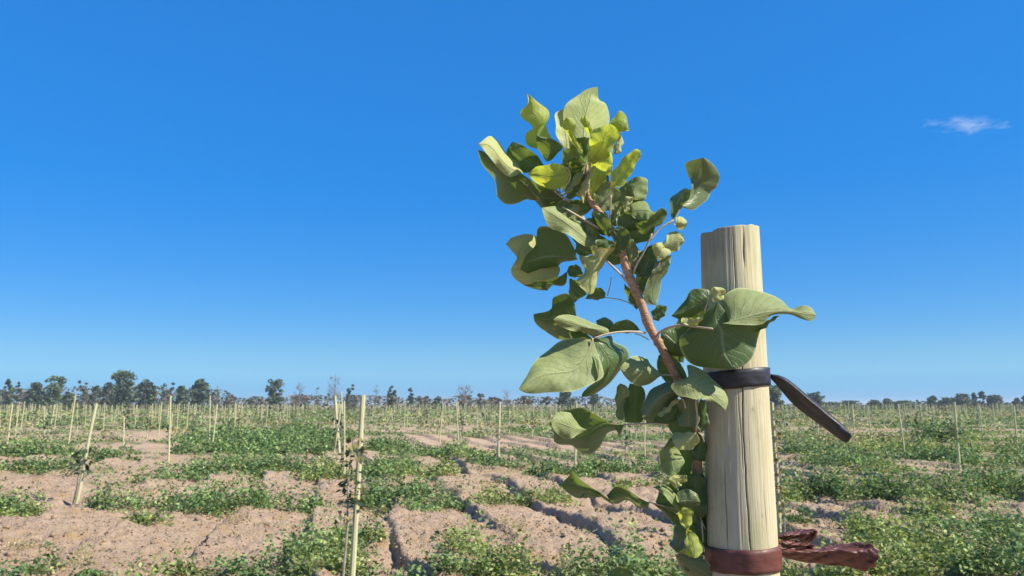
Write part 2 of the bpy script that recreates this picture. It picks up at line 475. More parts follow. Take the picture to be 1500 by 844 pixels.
# patches seen in the photo: x0, x1, y of the ground line, half thickness (px), height, density, kind
PATCH = [
    (-60, 62, 745, 7, .20, 1, 'lush'), (-40, 70, 756, 5, .12, .5, 'yel'), (128, 300, 742, 8, .26, 1.3, 'lush'), (250, 330, 752, 6, .22, 1.1, 'lush'),
    (295, 395, 742, 9, .26, 1.3, 'lush'), (390, 480, 738, 6, .20, 1, 'lush'), (530, 680, 734, 8, .26, 1.4, 'lush'), (690, 830, 736, 7, .18, 1.0, 'yel'),
    (60, 130, 742, 6, .09, .6, 'dry'), (170, 242, 772, 7, .10, .7, 'yel'), (120, 215, 824, 12, .09, .55, 'grey'), (-20, 140, 846, 8, .10, .8, 'lush'),
    (165, 330, 850, 8, .12, .8, 'yel'), (320, 420, 846, 9, .14, 1, 'lush'), (410, 545, 815, 24, .20, 1.35, 'lush'), (470, 560, 792, 14, .14, .9, 'yel'),
    (430, 540, 848, 14, .22, 1.3, 'yel'), (540, 640, 858, 8, .14, 1, 'lush'), (610, 760, 856, 14, .20, 1.4, 'lush'), (680, 860, 850, 15, .22, 1.4, 'yel'),
    (850, 1010, 846, 16, .22, 1.4, 'lush'), (900, 1000, 826, 12, .16, 1.1, 'yel'), (655, 706, 795, 10, .15, .9, 'yel'), (600, 640, 745, 6, .12, .8, 'lush'),
    (-60, 92, 691, 5, .24, 1.2, 'lush'), (88, 250, 699, 4, .15, .6, 'grey'), (200, 290, 704, 4, .15, .8, 'lush'), (268, 405, 694, 6, .26, 1.3, 'lush'),
    (360, 485, 689, 5, .24, 1.2, 'lush'), (440, 510, 700, 5, .20, 1.0, 'yel'), (535, 600, 697, 14, .22, 1.2, 'lush'), (560, 662, 700, 7, .20, 1.1, 'yel'),
    (520, 580, 715, 8, .16, .9, 'grey'), (-60, 110, 668, 4, .28, 1.1, 'lush'), (120, 235, 674, 3, .22, .9, 'lush'), (270, 490, 662, 6, .30, 1.2, 'lush'),
    (300, 500, 646, 7, .30, 1.2, 'lush'), (530, 590, 660, 5, .25, 1, 'lush'), (600, 690, 668, 4, .22, .9, 'lush'), (670, 720, 672, 4, .2, .9, 'yel'),
    (1146, 1300, 726, 10, .34, 1.5, 'lush'), (1280, 1430, 728, 9, .32, 1.4, 'lush'), (1410, 1560, 722, 9, .32, 1.4, 'lush'), (1140, 1210, 735, 9, .22, .9, 'yel'),
    (1180, 1290, 682, 6, .26, 1.2, 'lush'), (1250, 1330, 690, 4, .16, .8, 'yel'), (1320, 1410, 674, 6, .30, 1.3, 'lush'), (1400, 1540, 682, 6, .26, 1.0, 'lush'),
    (1240, 1560, 662, 4, .30, .9, 'yel'), (1140, 1240, 664, 5, .28, 1, 'lush'), (1250, 1330, 780, 10, .16, 1.1, 'yel'), (1270, 1390, 800, 18, .20, 1.3, 'yel'),
    (1360, 1560, 782, 12, .20, 1.2, 'lush'), (1390, 1560, 812, 18, .26, 1.5, 'lush'), (1240, 1420, 842, 22, .24, 1.4, 'yel'), (1400, 1560, 850, 14, .24, 1.3, 'lush'),
    (1140, 1260, 850, 14, .16, 1.2, 'yel'), (1140, 1190, 772, 6, .12, .9, 'lush'), (1230, 1280, 765, 5, .12, .9, 'grey'), (1330, 1440, 758, 6, .14, .9, 'yel'),
    (780, 870, 696, 5, .20, 1.1, 'lush'), (855, 965, 690, 6, .24, 1.2, 'lush'), (690, 770, 682, 4, .18, .9, 'lush'), (950, 1040, 700, 7, .26, 1.1, 'lush'),
    (900, 1030, 712, 5, .14, .8, 'yel'), (20, 60, 800, 8, .08, .5, 'dry'), (300, 380, 775, 14, .08, .5, 'dry'), (680, 760, 770, 10, .07, .5, 'dry'), (600, 760, 712, 8, .08, .5, 'dry'),
    (1180, 1300, 712, 4, .08, .6, 'dry'), (1100, 1170, 790, 10, .12, .7, 'grey'), (560, 600, 800, 10, .06, .4, 'dry'), (960, 1010, 770, 9, .08, .4, 'dry'),
]
def blades(cx, cy, H, nb, w, pal):
    n = len(cx); idx = np.repeat(np.arange(n), nb); k = len(idx)
    th = rng.uniform(0, 2 * np.pi, k); r = .05 * np.sqrt(rng.uniform(0, 1, k))
    bx = cx[idx] + r * np.cos(th); by = cy[idx] + r * np.sin(th)
    bz = ground_h(cx, cy)[idx] - .01
    h = H[idx] * rng.uniform(.5, 1.2, k); lean = h * rng.uniform(.1, .8, k)
    dx, dy = np.cos(th), np.sin(th)
    a2 = rng.uniform(0, 2 * np.pi, k); sx_, sy_ = np.cos(a2) * w, np.sin(a2) * w
    mx, my, mz = bx + dx * lean * .4, by + dy * lean * .4, bz + h * .52
    V = np.stack([np.stack([bx, by, bz], -1), np.stack([mx - sx_, my - sy_, mz], -1),
                  np.stack([bx + dx * lean, by + dy * lean, bz + h * .95], -1), np.stack([mx + sx_, my + sy_, mz], -1)], 1)
    pal = np.array(pal); c = pal[rng.integers(0, len(pal), k)] * rng.uniform(.75, 1.25, (k, 1))
    return V.reshape(-1, 3), np.arange(4 * k).reshape(-1, 4), np.repeat(c, 4, 0)
WV, WF, WC, wo = [], [], [], 0
def add_cloud(t):
    global wo
    v, f, c = t
    WV.append(v); WF.append(f + wo); WC.append(c); wo += len(v)
for (x0, x1, yb, th, H, den, kind) in PATCH:
    yn, yf = ground_at(750, yb + th).y, ground_at(750, max(yb - th, 600)).y
    ym = ground_at(750, yb).y
    xa, xb = ground_at(x0, yb).x, ground_at(x1, yb).x
    area = (xb - xa) * (yf - yn)
    sc = max(1.0, ym / 9.0) ** .75
    n = int(area * 25 * den / sc ** 1.5) + 3
    q = rng.normal(0, .42, n).clip(-1, 1)
    cx = rng.uniform(xa, xb, n); cy = ym + q * np.where(q > 0, yf - ym, ym - yn)
    keep = fbm(cx * 2.0, cy * 2.0, 71, 2) > (.47 if kind in ('dry', 'grey') else .28 if yb > 790 else .33)
    cx, cy = cx[keep], cy[keep]
    if not len(cx): continue
    hh = 1.7 * H * (rng.uniform(.3, 1.0, len(cx)) + .7 * (rng.uniform(0, 1, len(cx)) > .8)); rr = rng.uniform(.10, .22, len(cx)) * sc
    dead = rng.uniform(0, 1, len(cx)) < .12
    if kind != 'dry' and dead.any(): add_cloud(plants(cx[dead] + .06, cy[dead], hh[dead] * .9, rr[dead], 26, .034 * sc, PAL['dry']))
    ls = (.043 if kind != 'dry' else .028) * sc
    add_cloud(plants(cx, cy, hh, rr, int((84 if kind in ('lush', 'yel') else 30) / sc ** .5), ls, PAL[kind]))
    if kind in ('yel', 'dry', 'grey') or yb > 790:
        m = rng.uniform(0, 1, len(cx)) < .5
        add_cloud(blades(cx[m] + rng.normal(0, .06, m.sum()), cy[m], np.minimum(hh[m], .16) * .9 + .03, 14, .0022 * sc, PAL['yel'] if kind != 'dry' else PAL['dry']))
# scattered small weeds over the near soil
n = 900
cy = rng.uniform(6, 16, n); cx = rng.uniform(-.72, .72, n) * cy
k = fbm(cx * .8, cy * .8, 81, 3) > .52
cx, cy = cx[k], cy[k]
for kind, sl in (('dry', slice(0, None, 3)), ('yel', slice(1, None, 3)), ('grey', slice(2, None, 3))):
    a, b = cx[sl], cy[sl]
    add_cloud(plants(a, b, rng.uniform(.02, .09, len(a)), rng.uniform(.04, .12, len(a)), 14, .026, PAL[kind]))
weeds = link('weeds', np_mesh('weeds', np.vstack(WV), np.vstack(WF), np.vstack(WC)), M_WEED)
tag(weeds, 'leafy green weeds growing between the furrows near the camera', kind='stuff')
# the open field behind
WV, WF, WC, wo = [], [], [], 0
for (y0, y1, dens, nl, ls, hh0, rr0) in ((13, 24, 5.0, 34, .060, .20, .26), (24, 42, 2.6, 26, .105, .26, .42), (42, 80, .8, 22, .20, .32, .8), (80, 190, .16, 18, .42, .45, 1.9)):
    area = .70 * (y1 ** 2 - y0 ** 2)
    n = int(area * dens)
    cy = np.sqrt(rng.uniform(y0 ** 2, y1 ** 2, n)); cx = rng.uniform(-.70, .70, n) * cy
    g = weed_field(cx, cy)
    k = rng.uniform(0, 1, n) < g * .9
    cx, cy = cx[k], cy[k]
    t = fbm(cx * .2, cy * .3, 91, 2)
    for kind, m in (('lush', t < .50), ('yel', (t >= .50) & (t < .62)), ('grey', (t >= .62) & (t < .68)), ('dry', t >= .68)):
        a, b = cx[m], cy[m]
        if len(a): add_cloud(plants(a, b, hh0 * rng.uniform(.4, 1.2, len(a)), rr0 * rng.uniform(.6, 1.2, len(a)), nl, ls, PAL[kind]))
wfar = link('weed_cover', np_mesh('weed_cover', np.vstack(WV), np.vstack(WF), np.vstack(WC)), M_WEED)
tag(wfar, 'patchy green weed cover spreading over the field to the horizon', kind='stuff')

# clods of earth lying loose on the soil
def clods():
    n = 15000
    cy = 5.6 + (rng.uniform(0, 1, n) ** 1.6) * 10; cx = rng.uniform(-.72, .72, n) * cy
    s = rng.uniform(.006, .020, n) * (1 + (rng.uniform(0, 1, n) > .96) * 1.2)
    base = np.array([(1, 0, 0), (-1, 0, 0), (0, 1, 0), (0, -1, 0), (0, 0, .8), (0, 0, -.6)])
    f = np.array([(0, 2, 4), (2, 1, 4), (1, 3, 4), (3, 0, 4), (2, 0, 5), (1, 2, 5), (3, 1, 5), (0, 3, 5)])
    V = base[None] * s[:, None, None] * rng.uniform(.6, 1.4, (n, 6, 1)) + rng.normal(0, .15, (n, 6, 3)) * s[:, None, None]
    V[:, :, 0] += cx[:, None]; V[:, :, 1] += cy[:, None]; V[:, :, 2] += (ground_h(cx, cy) + s * .3)[:, None]
    Fq = (f[None] + (np.arange(n) * 6)[:, None, None]).reshape(-1, 3)
    return np_mesh('clods', V.reshape(-1, 3), Fq, col=np.zeros((n * 6, 3)))
tag(link('soil_clods', clods(), M_SOIL), 'loose clods of dry earth lying on the furrows', kind='stuff')

def litter():
    n = 5200
    y = 5.6 + (rng.uniform(0, 1, n) ** 1.5) * 11; x = rng.uniform(-.72, .72, n) * y
    k = fbm(x * .9, y * .9, 101, 3) > .46
    x, y = x[k], y[k]; n = len(x)
    a = rng.uniform(0, 2 * np.pi, n); L = rng.uniform(.02, .09, n); w = .0022
    dx, dy = np.cos(a) * L, np.sin(a) * L; sx, sy = -np.sin(a) * w, np.cos(a) * w
    z0 = ground_h(x, y) + .012; z1 = ground_h(x + dx, y + dy) + .012 + rng.uniform(0, .02, n)
    V = np.stack([np.stack([x - sx, y - sy, z0], -1), np.stack([x + sx, y + sy, z0 + .003], -1), np.stack([x + dx + sx, y + dy + sy, z1 + .003], -1), np.stack([x + dx - sx, y + dy - sy, z1], -1)], 1)
    c = np.array([(.45, .36, .20), (.36, .27, .14), (.25, .17, .09), (.52, .45, .29)])[rng.integers(0, 4, n)]
    return np_mesh('straw', V.reshape(-1, 3), np.arange(4 * n).reshape(-1, 4), col=np.repeat(c, 4, 0))
tag(link('straw_litter', litter(), M_WEED), 'dead straw and stalks lying on the dry soil', kind='stuff')

# ------------------------------------------------------------------ trees along the horizon
def tree_crown(cx, cy, z0, z1, w, shape, tints, n, ls):
    """leaf clumps filling an uneven crown: tuple for np_mesh"""
    nb = max(8, int(n / 26))
    t = rng.uniform(0, 1, nb)
    if shape == 'poplar': prof = np.sin(np.pi * np.clip(t * .9 + .08, 0, 1)) ** .55
    elif shape == 'cone': prof = (1 - t) ** .7 * .95 + .08
    elif shape == 'umbrella': prof = np.where(t > .55, 1.0, .45 + .3 * t)
    elif shape == 'sparse': prof = np.full(nb, .85)
    else: prof = np.sqrt(np.clip(1 - (2 * t - .9) ** 2 * .85, .05, 1))
    a = rng.uniform(0, 2 * np.pi, nb); r = w * .5 * prof * np.sqrt(rng.uniform(0, 1, nb)) * .85
    t = np.where(rng.uniform(0, 1, nb) < .2, t * .4, t)
    bc = np.stack([cx + r * np.cos(a), cy + r * np.sin(a), z0 + (z1 - z0) * t], -1)
    br = w * rng.uniform(.06, .17, nb) * (.7 if shape in ('sparse', 'poplar') else 1)
    idx = rng.integers(0, nb, n)
    d = rng.normal(0, 1, (n, 3)); d /= np.linalg.norm(d, axis=1, keepdims=True)
    P = bc[idx] + d * (br[idx] * rng.uniform(.3, 1, n) ** .5)[:, None]
    P[:, 2] = np.clip(P[:, 2], .2 + rng.uniform(0, .6, n), z1 * 1.03)
    tints = np.array(tints)
    c = tints[rng.integers(0, len(tints), nb)][idx] * rng.uniform(.7, 1.3, (n, 1))
    return leaf_cloud(P, ls * rng.uniform(.6, 1.4, n), .6, np.zeros((n, 3)), c, .8)
def limb_tubes(base, h, w, nlimb, r0, lean=.0, twig=False):
    tubes = []
    bx, by = base
    top = (bx + lean * h, by, h)
    pts = [(bx, by, -.2), (bx + lean * h * .3 + random.uniform(-.1, .1), by, h * .35), (bx + lean * h * .7, by, h * .7), top]
    tubes.append((pts, [r0, r0 * .75, r0 * .45, r0 * .15]))
    for i in range(nlimb):
        t = random.uniform(.22, .85); a = random.uniform(0, 2 * math.pi)
        p0 = Vector((bx + lean * h * t, by, h * t))
        L = w * .5 * random.uniform(.6, 1.05) * (1.1 - .4 * t)
        p2 = p0 + Vector((math.cos(a) * L, math.sin(a) * L, L * random.uniform(.5, 1.6)))
        p2.z = min(p2.z, h * 1.02)
        p1 = p0.lerp(p2, .5) + Vector((0, 0, -.08 * L))
        rr = r0 * (.42 - .25 * t)
        tubes.append(([p0, p1, p2], [rr, rr * .7, rr * .2]))
        if twig:
            for k in range(5):
                q0 = p0.lerp(p2, random.uniform(.3, 1)); b = random.uniform(0, 2 * math.pi); l2 = L * random.uniform(.25, .6)
                tubes.append(([q0, q0 + Vector((math.cos(b) * l2, math.sin(b) * l2, l2 * random.uniform(.4, 1.5)))], [rr * .5, rr * .12]))
    return tubes
GREEN = [(.085, .120, .075), (.110, .150, .085), (.070, .105, .078), (.135, .165, .095)]
GREY = [(.13, .155, .11), (.10, .135, .09), (.17, .185, .13)]
PALE = [(.13, .175, .085), (.17, .21, .10), (.10, .145, .075)]
BROWN = [(.20, .15, .135), (.25, .19, .16), (.16, .13, .11)]
M_TWIG = bark_material('bare_twig', (.16, .115, .10), (.26, .20, .18), .05)
def far_tree(px0, px1, ptop, D, shape, label, n=420, tints=GREEN, name='tree', zfrac=.18, cat='tree', lean=0, ls=.42, group=None):
    c = at_y((px0 + px1) / 2, 593, D)
    top = at_y((px0 + px1) / 2, ptop, D).z
    w = (px1 - px0) / F * D
    e = empty(name, (c.x, D, 0), label, cat, group)
    tubes = limb_tubes((0, 0), top * .93, w, 7, max(.13, w * .035), lean)
    link('trunk', tubes_mesh('trunk', tubes, 6), M_BARK, e)
    v, f, col = tree_crown(lean * top * .6, 0, top * zfrac * .5, top, w, shape, tints, int(n * 3.6), ls * 1.35)
    link('crown', np_mesh('crown', v, f, col), M_FOLIAGE, e)
    return e
def bare_tree(px0, px1, ptop, D, label, nl=16, haze=260, group=None, tints=BROWN):
    c = at_y((px0 + px1) / 2, 593, D); top = at_y((px0 + px1) / 2, ptop, D).z; w = (px1 - px0) / F * D
    e = empty('bare_tree', (c.x, D, 0), label, 'tree', group)
    link('trunk', tubes_mesh('trunk', limb_tubes((0, 0), top * .97, w, nl, max(.12, w * .03), 0, True), 5), M_TWIG, e)
    v, f, col = tree_crown(0, 0, top * .3, top, w, 'round', tints, haze, .22)
    link('crown', np_mesh('crown', v, f, col), M_FOLIAGE, e)
    return e
far_tree(2, 19, 556, 175, 'poplar', 'dense columnar tree at the far left end of the horizon', 520)
far_tree(18, 31, 560, 178, 'poplar', 'narrow dark columnar tree just right of the leftmost tree', 320, GREY)
far_tree(36, 66, 562, 172, 'round', 'broad rounded dark tree with low crown on the left horizon', 700)
far_tree(62, 92, 553, 174, 'umbrella', 'tree with layered crown spreading to the right on the left horizon', 620, PALE)
far_tree(86, 116, 578, 165, 'round', 'low pale green bush left of the spindly tree', 380, PALE, 'bush', .05, 'bush')
far_tree(112, 131, 553, 180, 'sparse', 'spindly tree with a few high tufts of leaves', 130, GREY)
far_tree(130, 150, 566, 182, 'round', 'grey green tree left of the tallest tree', 340, GREY)
far_tree(146, 172, 562, 178, 'round', 'grey tree tucked against the left of the tallest tree', 420, GREY)
far_tree(160, 196, 545, 170, 'umbrella', 'tallest dark tree with flat top on the left horizon', 900)
far_tree(190, 208, 566, 184, 'sparse', 'thin grey tree just right of the tallest tree', 240, GREY)
far_tree(198, 229, 557, 172, 'round', 'dense round headed tree right of the tallest tree', 760, GREEN)
far_tree(230, 256, 558, 176, 'sparse', 'half bare tree with open tufted crown', 170, GREY)
far_tree(254, 279, 567, 170, 'round', 'dark compact round tree between two half bare trees', 520)
far_tree(268, 284, 570, 185, 'sparse', 'grey spindly tree behind the compact round tree', 160, GREY)
far_tree(278, 306, 557, 172, 'round', 'full crowned green tree at the right end of the left grove', 720)
far_tree(306, 330, 564, 182, 'sparse', 'almost bare tree with few leaf tufts beside the left grove', 80, GREY)
far_tree(328, 340, 576, 185, 'sparse', 'small faint tree standing over brown scrub', 90, GREY)
far_tree(360, 388, 582, 188, 'round', 'low green bush left of the solitary dark tree', 260, GREEN, 'bush', .05, 'bush')
far_tree(388, 415, 557, 176, 'umbrella', 'solitary dark round topped tree left of centre', 560)
bare_tree(426, 450, 562, 178, 'reddish bare tree right of the solitary dark tree', 18, 260)
far_tree(458, 468, 566, 190, 'poplar', 'very thin faint tree left of the tallest bare tree', 90, GREY)
bare_tree(476, 504, 546, 174, 'tallest bare grey tree above the start of the stake row', 26, 300)
far_tree(505, 519, 564, 180, 'sparse', 'small grey green tree right of the tallest bare tree', 170, GREY)
bare_tree(544, 557, 561, 188, 'faint thin bare tree near centre of the horizon', 10, 110)
far_tree(566, 582, 566, 182, 'round', 'small dark topped tree near centre of the horizon', 230, GREY)
far_tree(595, 606, 569, 172, 'poplar', 'narrow dark cypress like tree right of centre', 260)
far_tree(632, 652, 582, 178, 'round', 'low dark bush right of the narrow cypress like tree', 240, GREEN, 'bush', .05, 'bush')
bare_tree(666, 697, 565, 176, 'wide pinkish bare tree right of centre', 24, 330)
far_tree(695, 716, 577, 176, 'sparse', 'dark twiggy low tree beside the wide pinkish bare tree', 240, GREY)
bare_tree(734, 752, 568, 184, 'thin bare tree left of the big sapling', 12, 90)
far_tree(792, 806, 580, 182, 'round', 'small dark bush under the lowest pale leaf', 120, GREY, 'bush', .05, 'bush')
far_tree(816, 842, 572, 172, 'round', 'dark tree seen just below the big pale leaf', 380)
far_tree(862, 880, 578, 176, 'round', 'dark tree peeping between two sapling leaves', 260)
far_tree(1118, 1150, 566, 150, 'umbrella', 'dark tree directly behind the hanging black strap', 520)
far_tree(1184, 1208, 575, 172, 'umbrella', 'small round headed tree above the black strap', 330)
for i, (a, b, tp, sh, lb) in enumerate([
        (1208, 1232, 590, 'round', 'low rounded tree right of the black strap'), (1230, 1262, 588, 'round', 'low broad tree in the right hand tree line'),
        (1270, 1292, 587, 'round', 'first tree after the gap in the right hand line'), (1288, 1312, 585, 'cone', 'pointed tree in the middle of the right hand line'),
        (1308, 1340, 588, 'round', 'broad low tree right of the pointed tree'), (1358, 1374, 581, 'poplar', 'first columnar tree of the far right grove'),
        (1372, 1402, 583, 'round', 'low broad tree in the far right grove'), (1394, 1424, 578, 'round', 'taller rounded tree in the far right grove'),
        (1423, 1434, 576, 'poplar', 'slim poplar left of the tallest right hand poplar'), (1434, 1446, 574, 'poplar', 'tallest slim poplar in the far right grove'),
        (1442, 1472, 580, 'round', 'broad dark tree at the end of the far right grove'), (1484, 1496, 584, 'poplar', 'slim tree near the right edge beyond the grove'),
        (1495, 1515, 580, 'poplar', 'dark tree cut by the right edge of view')]):
    far_tree(a, b, tp, 210, sh, lb, 520, GREEN, 'tree', .03, ls=.5)
k = 0
for px, tp, w_, sh in ((5, 572, 26, 'round'), (34, 574, 22, 'round'), (74, 570, 24, 'round'), (98, 574, 20, 'round'), (126, 572, 22, 'round'), (142, 574, 20, 'sparse'), (156, 571, 22, 'round'), (186, 568, 20, 'round'),
                       (222, 572, 20, 'sparse'), (244, 574, 24, 'round'), (266, 575, 20, 'round'), (290, 571, 22, 'round'), (314, 576, 20, 'sparse'), (336, 579, 24, 'sparse'), (402, 578, 30, 'sparse'), (440, 580, 30, 'sparse'),
                       (515, 580, 26, 'sparse'), (575, 581, 28, 'sparse'), (620, 582, 26, 'sparse'), (680, 580, 26, 'sparse'), (725, 583, 26, 'sparse'), (770, 583, 24, 'sparse')):
    far_tree(px - w_ / 2, px + w_ / 2, tp + random.uniform(-2, 2), 196 + random.uniform(-4, 4), sh, 'greyish tree half hidden in the belt along the horizon', 420, GREY + BROWN[:1] if px < 320 else BROWN + GREY[:1], 'tree', .05, group='greyish trees filling the belt on the horizon')
# brown scrub reading as one mass along the far edge of the field
n = 9000
sx = rng.uniform(-140, 45, n); sy = 186 + rng.uniform(-3, 6, n)
hgt = (2.0 + 2.2 * fbm(sx * .12, sy * 0, 61, 3)) * np.where(sx < -66, 1.75, 1.0)
P = np.stack([sx, sy, rng.uniform(0.05, 1, n) * hgt], -1)
pal = np.array(BROWN + GREY[:2] + GREEN[:1])
v, f, c = leaf_cloud(P, .75 * rng.uniform(.6, 1.4, n), .6, np.zeros((n, 3)), pal[rng.integers(0, len(pal), n)], .8)
tag(link('scrub', np_mesh('scrub', v, f, c), M_FOLIAGE), 'low brown scrub along the far edge of the field', kind='stuff')
n = 7000
sx = rng.uniform(45, 175, n); sy = 214 + rng.uniform(-3, 6, n)
P = np.stack([sx, sy, rng.uniform(0.05, 1, n) * (1.0 + 1.7 * fbm(sx * .12, sy * 0, 63, 3))], -1)
v, f, c = leaf_cloud(P, .75 * rng.uniform(.6, 1.4, n), .6, np.zeros((n, 3)), np.array(GREEN)[rng.integers(0, 4, n)], .8)
tag(link('hedge', np_mesh('hedge', v, f, c), M_FOLIAGE), 'dark low hedge along the right far edge of the field', kind='stuff')

# ------------------------------------------------------------------ stakes and their saplings
def stake_mesh(name, seed):
    r = random.Random(seed)
    pts, rd = [], []
    for i in range(9):
        t = i / 8
        pts.append((.012 * math.sin(t * 3 + seed) + r.uniform(-.004, .004), .012 * math.cos(t * 2.3 + seed), -.25 + t * (1 + .25)))
        rd.append(.0235 - .005 * t + r.uniform(-.0015, .0015))
    v, f = tube_np(pts, rd, 9)
    me = bpy.data.meshes.new(name)
    me.from_pydata([tuple(map(float, q)) for q in v], [], [tuple(int(k) for k in q) for q in f]); me.update()
    me.materials.append(M_STAKE)
    return me
STAKES = [stake_mesh('stake', s) for s in range(5)]
stake_boxes = []
def stake(base, top, label, group=None, width=1.0, k=0):
    o = bpy.data.objects.new('stake', STAKES[k % 5])
    COL.objects.link(o)
    d = Vector(top) - Vector(base)
    q = d.to_track_quat('Z', 'Y') @ Matrix.Rotation(k * 1.3, 3, 'Z').to_quaternion()
    o.rotation_mode = 'QUATERNION'; o.rotation_quaternion = q
    o.location = base
    o.scale = (width, width, d.length)
    return tag(o, label, 'stake', group)
def sapling(base, height, nleaf, label, lean=(0, 0), tints=None, lsize=.055, z0=.25, group=None, spread=.09):
    e = empty('young_sapling', base, label, 'sapling', group)
    pts = [(0, 0, -.03), (lean[0] * .3 + .01, lean[1] * .3, height * .35), (lean[0] * .6 - .01, lean[1] * .6, height * .7), (lean[0], lean[1], height)]
    link('trunk', tubes_mesh('trunk', [(pts, [.011, .009, .007, .003])], 6), M_SAPBARK, e)
    t = rng.uniform(z0, 1.02, nleaf)
    th = rng.uniform(0, 2 * np.pi, nleaf); r = spread * rng.uniform(.3, 1, nleaf)
    P = np.stack([lean[0] * t + r * np.cos(th), lean[1] * t + r * np.sin(th), height * t], -1)
    pal = np.array(tints or [(.06, .10, .045), (.09, .14, .055), (.05, .085, .04)])
    c = pal[rng.integers(0, len(pal), nleaf)] * rng.uniform(.8, 1.2, (nleaf, 1))
    out = np.stack([np.cos(th), np.sin(th), np.full(nleaf, -.6)], -1)
    v, f, c = leaf_cloud(P, lsize * rng.uniform(.7, 1.3, nleaf), .8, out, c, .5)
    link('foliage', np_mesh('foliage', v, f, c), M_WEED, e)
    return e
YEL = [(.22, .19, .06), (.17, .17, .05), (.28, .23, .09), (.11, .12, .045)]
DARK = [(.035, .055, .03), (.05, .08, .04), (.03, .045, .03)]
# x top, y top, x base, y base, label, width factor, sapling leaves (0 none), palette
NEAR = [
    (530, 579, 517, 870, 'nearest thin pale stake, cut by the bottom edge left of centre', 1.05),
    (505, 588, 504, 702, 'straight thin stake just left of the nearest thin stake', .9),
    (491, 580, 496, 668, 'thick pale stake left of two thin stakes in the centre row', 1.9),
    (500, 574, 503, 650, 'pale stake overlapping the thick stake of the centre row', 1.3),
    (140, 591, 113, 737, 'pale stake leaning right with dark leaves at mid height', 1.15),
    (110, 579, 100, 655, 'tall leaning stake just left of the stake with dark leaves', 1.15),
    (251, 580, 246, 676, 'tall upright stake near the left third of the field', 1.1),
    (308, 580, 306, 653, 'tall stake right of the tall upright left stake', 1.0),
    (345, 589, 343, 636, 'slim stake left of the green alley', 1.0),
    (18, 592, 11, 655, 'stake leaning right near the left edge', 1.2),
    (36, 588, 30, 636, 'thin stake right of the leaning stake near the left edge', 1.0),
    (154, 590, 151, 632, 'upright stake right of the leaning stake with dark leaves', 1.0),
    (182, 610, 180, 653, 'short stub of stake under a dark leafy sapling', 1.2),
    (237, 590, 232, 646, 'short thin stake left of the tall upright left stake', 1.0),
    (668, 588, 672, 662, 'stake leaning slightly left, right of the centre alley', 1.0),
    (732, 588, 731, 676, 'upright pale stake left of the big sapling leaves', 1.05),
    (594, 586, 592, 630, 'slim stake between the central row and the leaning stake', 1.0),
    (845, 590, 843, 693, 'stake partly hidden behind the dark folded sapling leaves', 1.1),
    (945, 590, 945, 674, 'thin stake seen through the gap among lower sapling leaves', .9),
    (1399, 589, 1407, 701, 'tallest right hand stake with leafy sapling halfway up', 1.1),
    (1315, 592, 1325, 671, 'pale stake leaning left, left of the tallest right hand stake', 1.05),
    (1271, 594, 1277, 657, 'slim stake leaning left beyond the tip of the black strap', .95),
    (1248, 596, 1252, 648, 'stake standing right at the tip of the black strap', 1.0),
    (1347, 592, 1354, 638, 'slim leaning stake between the two right hand pale stakes', .9),
    (1486, 595, 1492, 676, 'pale stake close to the right edge', 1.0),
    (1130, 590, 1141, 792, 'stake right behind the thick post, wrapped by dry leaves', 1.0),
]
used = []
for i, (tx, ty, bx, by, lb, w) in enumerate(NEAR):
    g = ground_at(bx, by)
    g.z = float(ground_h(g.x, g.y)) * (1 if g.y < 60 else 0)
    tp = at_y(tx, ty, g.y)
    stake(g, tp, lb, 'wooden stakes in the field', w, i)
    used.append((g.x, g.y))
def near_ground(i, dx=0.0, dy=0.0):
    x, y = used[i]; x += dx; y += dy
    return (x, y, float(ground_h(x, y)))
sapling(near_ground(0, -.075, -.03), 1.02, 110, 'thin sapling with drooping yellowish leaves tied to the nearest thin stake', (.05, 0), YEL + DARK + [(.08, .12, .045)], .062, .40, spread=.10)
sapling(near_ground(4, -.07, 0), .80, 46, 'dark leafed sapling bound to the leaning left stake', (.12, 0), DARK, .10, .60, spread=.16)
sapling(near_ground(1, -.06, 0), .85, 26, 'sparse sapling on the straight thin stake', (.02, 0), None, .06, .3)
sapling(near_ground(12, .02, .1), 1.35, 60, 'dark leafy sapling above the short stub of stake', (0, 0), DARK, .11, .5, spread=.16)
sapling(near_ground(19, .03, 0), 1.05, 44, 'green sapling halfway up the tallest right hand stake', (-.08, 0), None, .08, .5, spread=.13)
sapling(near_ground(25, .05, -.05), 1.35, 120, 'sapling of curled dry leaves running up beside the thick post', (-.05, 0), YEL[:3] + [(.30, .30, .16), (.08, .11, .045)], .055, .22, spread=.07)
sapling(near_ground(15, -.05, 0), .9, 34, 'small sapling on the upright stake left of the big leaves', (0, 0), None, .07, .4)
sapling(near_ground(2, .05, .1), 1.1, 40, 'small green sapling on the thick stake of the centre row', (0, 0), None, .09, .5)
sapling(near_ground(6, -.05, .1), .9, 30, 'small sapling on the tall upright left stake', (0, 0), DARK, .08, .3)
# leafy bush in the right middle distance
gx = ground_at(1380, 648)
e = empty('bush', (gx.x, gx.y, 0), 'rounded dark green bush left of the tallest right hand stake', 'bush')
v, f, c = plants(rng.normal(0, .45, 26), rng.normal(0, .3, 26), rng.uniform(.6, 1.25, 26), rng.uniform(.3, .5, 26), 60, .13, PAL['lush'])
link('foliage', np_mesh('foliage', v, f, c), M_WEED, e)
link('stem', tubes_mesh('stem', [([(0, 0, -.1), (.05, 0, .5)], [.03, .01]), ([(.1, 0, -.1), (.3, 0, .6)], [.03, .01])], 6), M_SAPBARK, e)
